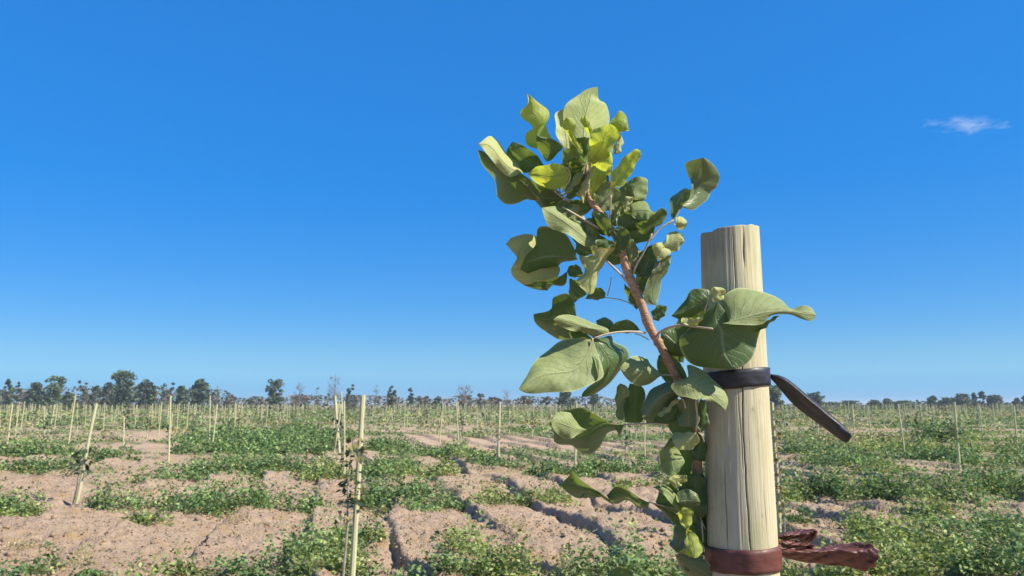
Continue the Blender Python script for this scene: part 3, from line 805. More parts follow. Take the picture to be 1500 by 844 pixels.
# the rest of the grid of stakes
spots = []
for ui in range(-34, 40):
    for vi in range(1, 48):
        u = .1 + ui * 4.15; v = 6.2 + vi * 3.6
        x = u - ROWT * v + random.uniform(-.25, .25); y = v + random.uniform(-.7, .7)
        px = 750 + x / y * F
        if y < 17 or not (-40 < px < 1540) or y > 172: continue
        if y < 30 and (690 < px < 800 or 1150 < px < 1500 or 340 < px < 480): continue
        if min((x - a) ** 2 + (y - b) ** 2 for a, b in used) < 2.6 ** 2: continue
        if random.random() < .18: continue
        spots.append((y, x))
spots.sort()
NIND = 300 - len(NEAR)
sap_n = 0
for i, (y, x) in enumerate(spots[:NIND]):
    z = float(ground_h(x, y)) if y < 80 else 0.0
    h = random.choice((1.45, 1.5, 1.55, 1.4, 1.3, 1.15, 1.0)) + random.uniform(-.08, .08)
    le = random.gauss(0, .075)
    side = 'left' if x / y * F + 750 < 500 else ('middle' if x / y * F + 750 < 1000 else 'right')
    lb = 'thin pale stake in the crowded distant rows, %s part of the field' % side
    stake((x, y, z), (x + le, y, z + h), lb, 'distant stakes on the %s' % side, random.uniform(.8, 1.25), i)
    if y < 48 and random.random() < .75:
        sap_n += 1
        sapling((x + .06, y, z), random.uniform(.7, 1.35), 44, 'small leafy sapling beside a distant stake, %s part of the field' % side, (random.uniform(-.05, .05), 0),
                random.choice([None, DARK, YEL]), .10, .3, 'distant saplings on the %s' % side, .12)
V, Fq, o_ = [], [], 0
for (y, x) in spots[NIND:]:
    h = random.uniform(1.25, 1.6)
    v, f = tube_np([(x, y, -.1), (x + random.gauss(0, .05), y, h)], [.034, .028], 5)
    V.append(v); Fq += [tuple(int(k) + o_ for k in q) for q in f]; o_ += len(v)
if V:
    me = bpy.data.meshes.new('far_stakes'); me.from_pydata([tuple(map(float, q)) for q in np.vstack(V)], [], Fq); me.update()
    tag(link('distant_stakes', me, M_STAKE), 'rows of pale stakes too far off to count', kind='stuff')
# scattered far saplings as a mass
n = 2600
fy = np.sqrt(rng.uniform(48 ** 2, 165 ** 2, n)); fx = rng.uniform(-.68, .68, n) * fy
P = np.repeat(np.stack([fx, fy, rng.uniform(.3, 1.1, n)], -1), 8, 0) + rng.normal(0, 1, (n * 8, 3)) * np.array([.16, .16, .22])
P[:, 2] = np.abs(P[:, 2])
pal = np.array(PAL['yel'] + PAL['grey'] + [(.22, .17, .13)])
v, f, c = leaf_cloud(P, .22 * rng.uniform(.6, 1.3, n * 8), .6, np.zeros((n * 8, 3)), pal[rng.integers(0, len(pal), n)].repeat(8, 0), .7)
tag(link('distant_saplings', np_mesh('distant_saplings', v, f, c), M_WEED), 'thin young saplings filling the distant rows', kind='stuff')

# ------------------------------------------------------------------ the thick post
POST_D = 0.90
PX, PY = at(1087.5, 800, .965 * POST_D).x, POST_D
def post_radius(z): return np.interp(z, [0, 1.20, 1.25, 1.42, 1.596], [.0428, .0378, .0370, .0349, .0326])
def build_post():
    phi0 = math.atan2(-PX, -PY)                      # direction of the camera, atan2(x, y)
    nth = np.r_[np.linspace(-1.75, 1.75, 230), np.linspace(1.80, 2 * math.pi - 1.80, 40)]
    zs = np.r_[np.linspace(-.3, 1.15, 20, endpoint=False), np.linspace(1.15, 1.60, 420)]
    Z, T = np.meshgrid(zs, nth, indexing='ij')
    topz = 1.5955 + .0030 * np.sin(T) + .0016 * (vnoise(T * 5, T * 0, 3) - .5) - .0022 * np.exp(-((T + .75) / .22) ** 2)
    Zr = np.where(zs[:, None] > 1.45, 1.45 + (Z - 1.45) * (topz - 1.45) / .15, Z)
    rr = post_radius(Zr)
    rr = rr * (1 + .016 * (vnoise(T * 1.3 + 9, Zr * 2.5, 5) - .5) * 2)
    rr = rr + .0005 * (fbm(T * 14, Zr * 9, 2, 3) - .5) + .0003 * (vnoise(T * 45, Zr * 14, 6) - .5)
    crack = np.zeros_like(rr)
    for (c0, z0, z1, wid, dep, amp) in ((.20, 1.24, 1.47, .013, .003, .05), (-.42, 1.245, 1.345, .011, .0025, .03), (.08, 1.33, 1.42, .009, .0015, .04),
                                        (.12, 1.52, 1.60, .012, .002, .03), (.42, 1.545, 1.60, .03, .002, .04), (.72, 1.26, 1.33, .009, .0012, .02)):
        cc = c0 + amp * (vnoise(Zr * 22, Zr * 0 + c0 * 10, 77) - .5) * 2 + amp * .5 * (vnoise(Zr * 90, Zr * 0 + c0, 78) - .5)
        env = np.clip((Zr - z0) / .02, 0, 1) * np.clip((z1 - Zr) / .03, 0, 1)
        g = np.exp(-((T - cc) / wid) ** 2) * env
        rr = rr - dep * g; crack = np.maximum(crack, g * min(1, dep / .0035))
    grey = .75 * np.clip((Zr - 1.548 - .03 * (vnoise(T * 5, Zr * 4, 4) - .5)) / .02, 0, 1) * np.clip((.18 - T + .05 * (vnoise(Zr * 30, T * 2, 14) - .5)) / .08, 0, 1)  # top-left grey: weathering, with the post's shaded side painted in
    grey = np.maximum(grey, np.exp(-((T - .62) / .07) ** 2) * np.clip((Zr - 1.553 - .01 * vnoise(T * 20, Zr * 0, 5)) / .015, 0, 1) * .7)
    for (kt, kz, ks) in ((.48, 1.395, .8), (-.95, 1.29, .9), (.62, 1.285, .6)):
        q = np.hypot((T - kt) / (.10 * ks), (Zr - kz) / (.006 * ks))
        grey = np.maximum(grey, .45 * np.clip(1.2 - q, 0, 1)); crack = np.maximum(crack, .7 * np.clip(.55 - q, 0, 1))
    # an old knot low on the post and a splintered seam beside it
    rr = rr - .0016 * np.exp(-(((T + .30) / .10) ** 2 + ((Zr - 1.352) / .010) ** 2))
    seam = np.exp(-((T + .26 + .10 * (vnoise(Zr * 30, Zr * 0, 88) - .5)) / .05) ** 2) * np.clip((Zr - 1.30) / .03, 0, 1) * np.clip((1.45 - Zr) / .04, 0, 1)
    rr = rr + .0012 * seam * (vnoise(T * 26, Zr * 60, 89) - .35)
    grey = np.maximum(grey, .30 * np.clip(1 - np.hypot((T + .30) / .13, (Zr - 1.352) / .012), 0, 1))
    X = PX + rr * np.sin(phi0 + T); Y = PY + rr * np.cos(phi0 + T)
    # T grows to the photo's left with this winding; mirror it so that positive T is the right side
    X = PX + rr * np.sin(phi0 - T); Y = PY + rr * np.cos(phi0 - T)
    V = np.stack([X - PX, Y - PY, Zr], -1).reshape(-1, 3)
    Fq = grid_faces(len(zs), len(nth), True)[:, ::-1]
    col = np.zeros((len(V), 3)); col[:, 0] = crack.ravel(); col[:, 1] = grey.ravel()
    nt = len(nth)
    # end grain cap: two inner rings
    top = V[-nt:].copy()
    rings = [top]
    for k in (.66, .33, .02):
        q = top.copy(); c = top.mean(0); q = c + (top - c) * k; q[:, 2] += .0005 * (1 - k); rings.append(q)
    V = np.vstack([V] + rings[1:]); n0 = len(zs)
    Fq = np.vstack([Fq, grid_faces(4, nt, True)[:, ::-1] + (n0 - 1) * nt])
    col = np.vstack([col, np.tile([[.15, .6, 0]], (3 * nt, 1))])
    return np_mesh('post', V, Fq, col=col)
post = link('wooden_post', build_post(), M_POST, smooth=True)
post.location = (PX, PY, 0)
tag(post, 'thick pale round timber post standing beside the big sapling', 'post')

# ------------------------------------------------------------------ lofted sheets (leaves, plastic tails)
ZM = {1: (680, 110, 4.22), 2: (860, 220, 4.69), 3: (730, 290, 4.689), 4: (750, 400, 4.22), 5: (960, 320, 3.837), 6: (790, 520, 4.22),
      7: (800, 640, 4.137), 8: (690, 120, 7.8875), 9: (740, 200, 7.8875), 10: (800, 120, 7.8875), 11: (860, 240, 7.8875), 12: (1110, 750, 7.5), 0: (0, 0, 1)}
LD = 0.87
def sheet(z, base, tip, s1, s2, lay=0, db=0, dt=0, e1=-10, e2=-10, mid=None, D=LD, nr=43, nc=17, ruf=4.8, power=1.7, fold=0, crumple=0):
    """loft between two edges; distances lay/db/dt/e1/e2 in photo pixels, + towards the camera"""
    ox, oy, k = ZM[z]
    cv = lambda p: (ox + p[0] / k, oy + p[1] / k)
    A = catmull([cv(p) for p in [base] + s1 + [tip]], nr)
    B = catmull([cv(p) for p in [base] + s2 + [tip]], nr)
    M = catmull([cv(p) for p in [base] + mid + [tip]], nr) if mid else (A + B) * .5
    ph = random.uniform(0, 6.28); fq = random.uniform(2.2, 3.6)
    V = []; UV = []
    for i in range(nr):
        s = i / (nr - 1)
        bow = math.sin(math.pi * s)
        for j in range(nc):
            t = -1 + 2 * j / (nc - 1)
            E, e = (A, e1) if t < 0 else (B, e2)
            a = abs(t)
            p = M[i] * (1 - a) + E[i] * a
            wob = 1.3 * math.sin(ph * 3 + s * 17 + (2 if t < 0 else 0)) * a ** 3 * bow
            p = p + np.array([wob, wob * .6])
            d = lay + db * (1 - s) + dt * s + e * (a ** power) * bow + fold * bow * (1 - a)
            if crumple:
                q1 = abs(float(vnoise(s * 7 + t * 1.5, t * 1.7 + s * 2, 51)) - .5) + .5 * abs(float(vnoise(s * 17 - t * 2, t * 4 + s * 5, 52)) - .5)
                d += crumple * (q1 - .3) * min(1, 3 * bow + .2)
            if not crumple:
                d += .9 * abs(math.sin(math.pi * (s - .28 * a ** .8) * 11)) * 4 * a * (1 - a) * bow ** .5 + 1.6 * (float(vnoise(s * 4 + ph, t * 3 + ph * 2, 61)) - .5) * min(1, 4 * bow) + .8 * a * math.sin(ph * 5 + s * 31 + t) * bow
            d += ruf * a * a * math.sin(ph + fq * 6.28 * s * .5 + (0 if t < 0 else 1.9)) * min(1, 4 * bow)
            V.append(tuple(at(p[0], p[1], D - d * D / F))); UV.append((.5 + .5 * t, s))
    return np.array(V), grid_faces(nr, nc), np.array(UV)
TREE_BASE = at(1022, 700, .885)
tree = empty('pistachio_sapling', (TREE_BASE.x, TREE_BASE.y, 0), 'large leafy pistachio sapling with slanting brown stem beside the thick post', 'sapling')
T0 = np.array([TREE_BASE.x, TREE_BASE.y, 0])
def leaf(z, base, tip, s1, s2, mat='m', side='t', **kw):
    V, Fq, uv = sheet(z, base, tip, s1, s2, **kw)
    a = V[Fq[:, 1]] - V[Fq[:, 0]]; b = V[Fq[:, 3]] - V[Fq[:, 0]]
    nrm = np.cross(a, b).sum(0); view = np.array([0, 0, CAM_H]) - V.mean(0)
    if (np.dot(nrm, view) > 0) != (side == 't'): Fq = Fq[:, ::-1]
    return link('leaf', np_mesh('leaf', V - T0, Fq, uv=uv), LEAFM[mat], tree, smooth=True)

# trunk of the sapling: slanting up-left from the post
TP = [(1025, 900, .89), (1024, 800, .885), (1022, 700, .885), (1016, 620, .885), (1000, 570, .88), (985, 541, .875), (966, 504, .872), (951, 478, .87), (939, 444, .87), (926, 414, .87), (917, 392, .87), (911, 369, .87), (903, 348, .87), (887, 323, .868), (874, 306, .866), (863, 292, .864), (858, 272, .862), (860, 240, .86)]
TR = [9.5, 9, 9, 8.5, 8, 7.4, 7.2, 7.6, 7.2, 7.8, 6.6, 6.4, 6.2, 5.6, 5.2, 4.6, 3.6, 2]
pts = [Vector((TREE_BASE.x + .004, TREE_BASE.y, -.02)), Vector((TREE_BASE.x + .006, TREE_BASE.y, .6))] + [at(*p) for p in TP]
rads = [.0095, .0085] + [r * .86 * LD / F for r in TR]
sm = catmull([tuple(p) + (r,) for p, r in zip(pts, rads)], 110)
# leaf scars swell the bark here and there
rr = [r * (1 + .24 * max(0, math.sin(i * .95)) ** 8 + .05 * math.sin(i * 2.3)) for i, r in enumerate(sm[:, 3])]
tubeV = [Vector(p[:3]) - Vector(T0) for p in sm]
link('trunk', tubes_mesh('trunk', [(tubeV, rr)], 12), M_TRUNK, tree, smooth=True)
def petiole(z, P, r=1.8, lay=0, r1=None):
    r *= .78
    ox, oy, k = ZM[z]
    Q = catmull([(ox + p[0] / k, oy + p[1] / k) for p in P], 12)
    L = lay if isinstance(lay, (tuple, list)) else (lay, lay)
    pts = [at(q[0], q[1], LD - (L[0] + (L[1] - L[0]) * i / 11) * LD / F) - Vector(T0) for i, q in enumerate(Q)]
    r1 = r1 or r * .8
    link('petiole', tubes_mesh('petiole', [(pts, [(r + (r1 - r) * i / 11) * LD / F for i in range(12)])], 7), M_PETIOLE, tree, smooth=True)

# --- top cluster
leaf(8, (850, 800), (650, 130), [(750, 770), (660, 740), (625, 680), (650, 595), (715, 540), (660, 470), (580, 410), (590, 330), (655, 250)], [(930, 660), (885, 580), (868, 500), (915, 410), (880, 320), (780, 240)], 'y', 'u', lay=-12, dt=38, e1=-6, e2=-14)
leaf(8, (880, 930), (758, 620), [(840, 880), (790, 800), (755, 720)], [(980, 860), (1050, 750), (955, 665), (850, 640)], 'm', 't', lay=14, dt=34, e1=-14, e2=-2)
leaf(10, (470, 860), (595, 55), [(330, 740), (230, 620), (190, 480), (200, 350), (245, 258), (340, 170), (460, 88)], [(600, 700), (710, 520), (722, 400), (715, 310), (690, 250), (605, 195)], 'p', 'u', lay=-4, e1=6, e2=-56, db=10, dt=-14)
leaf(10, (250, 800), (270, 272), [(190, 750), (120, 600), (105, 400), (160, 330)], [(330, 680), (330, 520), (345, 380)], 'o', 'u', lay=4, e1=8, e2=-24, dt=-10)
leaf(10, (420, 840), (235, 408), [(360, 790), (295, 680), (220, 570), (188, 480)], [(420, 770), (365, 680), (332, 590), (335, 500), (310, 430)], 'y', 'u', lay=20, dt=34, e1=-6, e2=-6)
leaf(10, (545, 680), (440, 385), [(475, 570), (418, 500), (398, 440)], [(530, 560), (515, 500), (490, 430)], 'y', 'u', lay=22, dt=26, e1=-4, e2=-4)
leaf(10, (440, 850), (350, 650), [(400, 790), (365, 710)], [(520, 800), (512, 660), (430, 640)], 'm', 't', lay=10, dt=22)
leaf(10, (480, 930), (735, 480), [(500, 780), (508, 640), (540, 550), (620, 530)], [(640, 900), (760, 830), (800, 700), (845, 600), (810, 530)], 'y', 'u', lay=26, dt=42, e1=-8, e2=-8)
leaf(10, (730, 530), (962, 568), [(760, 430), (865, 338), (935, 430)], [(800, 570), (860, 592), (915, 566)], 'y', 't', lay=18, dt=10, e1=-18, e2=-4)
leaf(10, (780, 840), (852, 598), [(790, 730), (820, 650)], [(850, 820), (885, 720), (885, 650)], 'o', 'u', lay=22, e1=-4, e2=-10)
leaf(9, (985, 290), (1235, 330), [(1040, 200), (1140, 165), (1235, 205)], [(1035, 345), (1130, 398), (1200, 380)], 'y', 'u', lay=30, dt=8, e1=6, e2=-18)
leaf(1, (905, 695), (1092, 468), [(908, 640), (930, 580), (985, 515), (1050, 460)], [(985, 682), (1040, 592), (1088, 510)], 'y', 'u', lay=12, dt=22, e1=4, e2=-8)
leaf(11, (275, 235), (98, 210), [(230, 125), (150, 128)], [(240, 310), (180, 332), (120, 290)], 'm', 't', lay=-16, dt=6, e1=4, e2=-12)
leaf(1, (365, 605), (88, 425), [(330, 555), (250, 470), (200, 400), (150, 380)], [(275, 628), (200, 562), (135, 480)], 'o', 'u', lay=2, dt=44, e1=-30, e2=0)
leaf(1, (480, 740), (82, 462), [(365, 615), (275, 625), (190, 552), (130, 480)], [(440, 776), (380, 770), (320, 792), (255, 798), (205, 745), (180, 640), (110, 550)], 'm', 't', lay=0, dt=0, e1=4, e2=-62, mid=[(400, 690), (280, 620), (160, 520)])
leaf(1, (615, 745), (280, 625), [(540, 708), (450, 672), (350, 610)], [(600, 805), (500, 832), (450, 790), (360, 690)], 'm', 't', lay=8, e1=12, e2=-30)
leaf(1, (490, 570), (298, 413), [(485, 545), (440, 488), (350, 428)], [(420, 605), (350, 597), (310, 540), (258, 478)], 'm', 't', lay=-8, dt=12, e1=10, e2=-20)
leaf(1, (652, 610), (392, 612), [(605, 555), (530, 551), (450, 568)], [(640, 658), (590, 693), (530, 708), (450, 670)], 'y', 'u', lay=40, dt=2, e1=14, e2=-24)
leaf(9, (935, 310), (662, 160), [(860, 190), (770, 138)], [(830, 305), (760, 300), (712, 345), (655, 290)], 'm', 'u', lay=12, e1=6, e2=-16)
leaf(9, (925, 330), (705, 375), [(850, 300), (770, 288)], [(885, 385), (800, 470), (752, 500)], 'm', 't', lay=16, e1=12, e2=-22)
leaf(9, (650, 690), (908, 382), [(700, 590), (745, 525), (830, 440)], [(720, 665), (800, 595), (885, 480)], 'g', 'u', lay=28, e1=-4, e2=-8)
leaf(9, (690, 700), (945, 390), [(800, 590), (885, 470)], [(750, 730), (830, 690), (910, 560), (965, 440)], 'm', 't', lay=14, e1=4, e2=-20)
leaf(9, (905, 775), (1052, 330), [(825, 645), (880, 580), (930, 470), (980, 370)], [(940, 660), (970, 530), (1030, 430)], 'o', 'u', lay=20, e1=-6, e2=-6)
leaf(9, (665, 700), (378, 640), [(600, 615), (500, 605)], [(645, 815), (520, 835), (420, 790)], 'm', 't', lay=2, e1=10, e2=-24)
leaf(9, (960, 330), (1130, 60), [(960, 200), (1010, 80)], [(1040, 280), (1150, 200), (1190, 110)], 'y', 'u', lay=16, dt=34, e1=-4, e2=-4)
# --- right of the stem, upper
leaf(11, (550, 415), (612, 148), [(470, 400), (388, 310), (400, 240), (465, 200), (535, 162)], [(610, 425), (682, 410), (688, 330), (707, 230), (682, 170)], 'm', 'u', lay=0, dt=-6, e1=-20, e2=-16)
leaf(11, (435, 565), (535, 380), [(415, 490), (445, 390)], [(480, 545), (505, 450), (550, 405)], 'o', 'u', lay=16, e1=-6, e2=-6)
leaf(11, (500, 590), (825, 555), [(505, 450), (600, 422), (690, 450), (745, 545)], [(580, 642), (680, 642), (755, 612)], 'm', 'u', lay=12, e1=-26, e2=6)
leaf(11, (555, 690), (928, 580), [(700, 640), (800, 560), (860, 508), (912, 540)], [(620, 805), (700, 792), (800, 732), (885, 660)], 'm', 't', lay=20, dt=6, e1=14, e2=-30)
leaf(11, (685, 655), (855, 520), [(740, 600), (800, 550)], [(730, 650), (810, 595)], 'o', 'u', lay=28, e1=-2, e2=-4)
leaf(11, (360, 810), (640, 640), [(345, 640), (430, 560), (560, 600)], [(480, 800), (620, 790), (690, 710)], 'm', 't', lay=6, e1=6, e2=-24)
leaf(11, (280, 690), (400, 420), [(270, 580), (310, 470)], [(340, 690), (385, 580), (420, 500)], 'm', 'u', lay=6, e1=-4, e2=-8)
leaf(11, (275, 760), (60, 540), [(250, 610), (150, 520)], [(210, 740), (130, 640)], 'm', 't', lay=-8, e1=-6, e2=-12)
# the curled leaf standing off to the right
leaf(2, (640, 385), (800, 52), [(700, 290), (716, 220), (690, 160), (668, 95), (740, 66)], [(700, 408), (752, 405), (820, 340), (848, 285), (898, 255), (912, 190), (880, 118), (838, 72)], 'g', 't', lay=10, e1=-26, e2=-44, mid=[(690, 350), (745, 240), (775, 140)], fold=-26)
leaf(2, (590, 495), (715, 275), [(572, 420), (570, 350), (615, 292), (675, 265)], [(638, 405), (695, 340)], 'm', 't', lay=6, dt=4, e1=-26, e2=6)
leaf(2, (595, 505), (688, 512), [(635, 452), (680, 482)], [(630, 545), (672, 535)], 'o', 'u', lay=8)
leaf(2, (515, 655), (668, 630), [(550, 590), (600, 553), (652, 580)], [(560, 705), (620, 688)], 'o', 'u', lay=14, e1=-14, e2=-8)
leaf(2, (540, 745), (448, 650), [(480, 755), (458, 700)], [(572, 700), (530, 638), (480, 640)], 'o', 'u', lay=18, e1=-6, e2=-6)
leaf(2, (440, 855), (585, 720), [(465, 790), (520, 738)], [(505, 850), (562, 790)], 'g', 'u', lay=14, e1=-4, e2=-4)
leaf(2, (360, 870), (450, 648), [(335, 800), (368, 700)], [(440, 860), (486, 770)], 'm', 't', lay=2, e1=-12, e2=8)
leaf(2, (320, 850), (300, 590), [(250, 720), (262, 640)], [(345, 760), (340, 660)], 'g', 'u', lay=-6, e1=-6, e2=-4)
# --- middle left group
leaf(3, (545, 425), (148, 492), [(520, 340), (450, 238), (350, 200), (268, 212), (250, 330), (188, 400)], [(440, 447), (390, 492), (330, 527), (230, 532)], 'm', 't', lay=10, e1=14, e2=-62, mid=[(480, 410), (330, 405), (200, 440)])
leaf(3, (400, 560), (52, 318), [(330, 632), (230, 622), (120, 562), (92, 490), (130, 420), (80, 350)], [(420, 480), (320, 380), (250, 258), (100, 268)], 'o', 'u', lay=-22, dt=26, e1=-10, e2=-26)
leaf(3, (475, 505), (170, 598), [(400, 545), (310, 565)], [(470, 570), (435, 602), (335, 602), (328, 634)], 'm', 't', lay=8, e1=10, e2=-16)
leaf(3, (700, 335), (298, 68), [(640, 352), (560, 312), (480, 252), (430, 235), (340, 190)], [(660, 268), (602, 200), (592, 130), (520, 115), (400, 58)], 'g', 'u', lay=2, dt=40, e1=6, e2=-34, mid=[(600, 275), (450, 160)])
leaf(3, (760, 320), (628, 665), [(640, 330), (640, 390), (560, 398), (590, 500), (535, 572), (610, 652)], [(805, 350), (740, 420), (700, 500), (672, 580), (655, 650)], 'o', 'u', lay=16, e1=-14, e2=-14, mid=[(715, 380), (640, 530)])
leaf(3, (655, 335), (812, 325), [(680, 288), (740, 286), (795, 302)], [(700, 340), (770, 345)], 'm', 't', lay=24, e1=-6, e2=0)
leaf(3, (645, 345), (525, 370), [(600, 320), (540, 312)], [(650, 385), (570, 400)], 'm', 't', lay=8, e1=4, e2=-14)
leaf(3, (470, 500), (582, 515), [(500, 462), (550, 465)], [(490, 540), (560, 545)], 'm', 't', lay=0, e1=4, e2=-12)
leaf(3, (490, 550), (610, 660), [(545, 575), (590, 620)], [(485, 640), (518, 715), (565, 690)], 'm', 't', lay=4, e1=8, e2=-22)
leaf(3, (595, 692), (738, 655), [(640, 640), (700, 615)], [(660, 700), (722, 692)], 'm', 't', lay=-4, e1=6, e2=-14)
leaf(4, (400, 275), (132, 255), [(390, 225), (375, 150), (320, 126), (255, 150), (245, 222)], [(365, 400), (300, 415), (190, 350), (140, 300)], 'm', 't', lay=-6, e1=26, e2=-62)
leaf(4, (505, 400), (254, 288), [(440, 366), (350, 352), (285, 322)], [(585, 382), (590, 345), (520, 318), (400, 268), (300, 260)], 'g', 'u', lay=14, dt=50, e1=0, e2=-26)
leaf(4, (500, 408), (350, 362), [(440, 360), (400, 355)], [(440, 410), (370, 408)], 'm', 't', lay=8, e1=4, e2=-10)  # dark sheet standing in for the shade under the pale leaf above
# --- the big pale leaf and its shaded half, the shade put in as a separate darker leaf
leaf(4, (500, 405), (42, 718), [(470, 402), (380, 403), (290, 430), (200, 490), (130, 570), (80, 650)], [(560, 600), (540, 660), (420, 720), (290, 735), (150, 746), (80, 740)], 'g', 'u', lay=20, dt=62, e1=-24, e2=-2, mid=[(460, 510), (380, 600), (190, 632)])
leaf(4, (505, 402), (430, 768), [(480, 480), (520, 560), (520, 660), (440, 735)], [(560, 398), (615, 388), (635, 428), (700, 458), (720, 510), (690, 580), (650, 630), (570, 705), (500, 757)], 'm', 't', lay=16, e1=24, e2=-74, mid=[(560, 470), (600, 560), (540, 690)])
leaf(4, (590, 370), (520, 295), [(560, 360), (530, 330)], [(635, 330), (600, 285), (560, 275)], 'm', 't', lay=-6, e1=2, e2=-10)
leaf(4, (590, 365), (790, 350), [(630, 320), (690, 286), (750, 305)], [(670, 372), (740, 368)], 'm', 't', lay=-2, e1=8, e2=-12)
leaf(4, (932, 630), (668, 592), [(865, 572), (830, 528), (770, 514), (708, 536)], [(880, 662), (830, 697), (760, 692), (698, 640)], 'g', 'u', lay=6, dt=34, e1=-16, e2=-10)
leaf(6, (500, 175), (520, 405), [(475, 215), (472, 330), (482, 392)], [(548, 205), (548, 300), (528, 370)], 'g', 'u', lay=4, e1=-8, e2=0)
leaf(6, (560, 175), (600, 420), [(535, 260), (520, 330), (530, 412)], [(640, 200), (652, 260), (640, 405)], 'm', 't', lay=-2, e1=10, e2=-12)
# --- right of the stem, middle
leaf(3, (1140, 430), (1085, 738), [(1060, 520), (1000, 640), (1020, 725)], [(1185, 432), (1150, 520), (1112, 610), (1102, 680)], 'g', 't', lay=0, e1=12, e2=-30)
leaf(3, (965, 660), (1062, 333), [(940, 560), (958, 430), (1010, 368)], [(990, 650), (1045, 540), (1088, 420)], 'm', 't', lay=-6, e1=-14, e2=6)
leaf(3, (950, 770), (863, 588), [(900, 712), (872, 650)], [(965, 740), (940, 690), (900, 620)], 'm', 't', lay=-14, e1=-12, e2=6)
leaf(3, (1060, 835), (1158, 745), [(1055, 780), (1100, 737)], [(1105, 842), (1152, 788)], 'm', 't', lay=-6, e1=6, e2=-10)
leaf(3, (1000, 472), (913, 328), [(940, 455), (920, 400)], [(1040, 440), (1000, 400), (960, 345)], 'g', 'u', lay=-6, e1=-4, e2=-6)
leaf(3, (850, 372), (785, 222), [(800, 400), (775, 370), (788, 300)], [(885, 330), (902, 240), (835, 195)], 'm', 't', lay=14, e1=-10, e2=4)
leaf(3, (880, 345), (905, 240), [(860, 310), (878, 260)], [(915, 330), (915, 280)], 'g', 'u', lay=-8, e1=-2, e2=-4)
leaf(4, (1060, 555), (925, 392), [(1010, 540), (950, 490)], [(1075, 470), (1030, 425), (965, 388)], 'm', 't', lay=-12, e1=-12, e2=4)
# --- leaves in front of the post
PL = 40
leaf(5, (375, 590), (905, 545), [(415, 585), (372, 490), (368, 455), (400, 418), (470, 393), (560, 403), (650, 428), (720, 468), (765, 510), (830, 488), (875, 502)], [(500, 600), (600, 590), (655, 550), (750, 538), (820, 565), (880, 577)], 'g', 'u', lay=PL + 22, dt=-10, e1=-44, e2=0, mid=[(500, 560), (620, 530), (740, 522), (830, 535)])
leaf(5, (350, 470), (440, 848), [(240, 570), (150, 650), (138, 700), (160, 770), (205, 820), (310, 842)], [(440, 560), (600, 560), (590, 640), (552, 760), (505, 822)], 'm', 't', lay=PL + 6, dt=8, e1=-26, e2=-12)
leaf(5, (300, 490), (88, 548), [(300, 405), (205, 405), (140, 495)], [(280, 535), (220, 585), (145, 572)], 'm', 't', lay=PL + 8, e1=-8, e2=-22)
leaf(5, (270, 520), (145, 590), [(240, 560), (200, 560), (150, 555)], [(260, 575), (215, 606)], 'o', 'u', lay=PL + 12, e1=-2, e2=-2)
leaf(5, (330, 470), (395, 400), [(302, 440), (320, 395), (360, 386)], [(365, 465), (392, 425)], 'o', 'u', lay=PL + 18, e1=-6, e2=-6)
leaf(5, (560, 640), (700, 545), [(610, 590), (660, 555)], [(610, 620), (670, 570)], 'm', 't', lay=PL + 2, e1=2, e2=-6)
# --- lower group left of the post
leaf(6, (900, 185), (635, 385), [(845, 180), (800, 163), (730, 188), (660, 258), (638, 330)], [(860, 262), (790, 320), (730, 372), (690, 412), (655, 405)], 'g', 't', lay=18, dt=16, e1=-14, e2=-20)
leaf(6, (855, 262), (725, 378), [(800, 310), (750, 350)], [(850, 295), (770, 375)], 'o', 'u', lay=26, e1=-2, e2=-2)
leaf(6, (880, 270), (715, 418), [(830, 300), (770, 370)], [(880, 340), (850, 410), (780, 425)], 'm', 't', lay=14, e1=6, e2=-10)
leaf(6, (850, 160), (1152, 342), [(925, 130), (918, 62), (1000, 88), (1062, 140), (1130, 208), (1168, 282)], [(812, 195), (860, 250), (915, 262), (970, 272), (1010, 272), (1080, 302)], 'g', 'u', lay=PL, dt=4, e1=-30, e2=6, mid=[(930, 190), (1040, 230), (1110, 290)])
leaf(6, (930, 262), (920, 440), [(860, 290), (868, 430)], [(978, 285), (982, 440)], 'g', 't', lay=26, e1=-8, e2=-12)
leaf(6, (1000, 270), (1000, 480), [(970, 330), (975, 430)], [(1040, 310), (1045, 440)], 'm', 't', lay=10, e1=-4, e2=-4)
leaf(6, (525, 432), (62, 425), [(450, 428), (380, 388), (270, 328), (175, 335), (110, 365), (80, 398)], [(495, 505), (480, 468), (420, 490), (372, 560), (320, 612), (258, 606), (200, 560), (98, 545), (88, 480)], 'm', 't', lay=12, e1=14, e2=-85, mid=[(420, 436), (290, 455), (160, 470)])
leaf(6, (295, 465), (72, 410), [(235, 420), (190, 358), (115, 356)], [(235, 495), (160, 520), (95, 470)], 'g', 'u', lay=24, dt=46, e1=-18, e2=-2)  # sunlit patch of the dark leaf behind, added as a separate pale leaf
leaf(6, (975, 480), (825, 545), [(900, 478), (822, 488)], [(988, 540), (940, 582), (860, 584)], 'o', 'u', lay=24, e1=-10, e2=-4)
leaf(6, (800, 525), (840, 742), [(750, 600), (745, 680), (790, 742)], [(850, 570), (892, 650), (870, 715)], 'm', 'u', lay=8, dt=16, e1=-10, e2=-6)
leaf(6, (1000, 500), (960, 650), [(960, 540), (945, 600)], [(1035, 540), (1025, 650)], 'm', 't', lay=0, e1=-4, e2=-10)
leaf(6, (780, 255), (640, 420), [(740, 300), (660, 420)], [(800, 330), (760, 420), (700, 430)], 'm', 't', lay=4, e1=0, e2=-10)
leaf(7, (420, 420), (88, 290), [(350, 352), (262, 298), (200, 250), (165, 206), (135, 235)], [(360, 385), (300, 345), (240, 358), (185, 370), (120, 330)], 'm', 't', lay=6, e1=26, e2=-50)
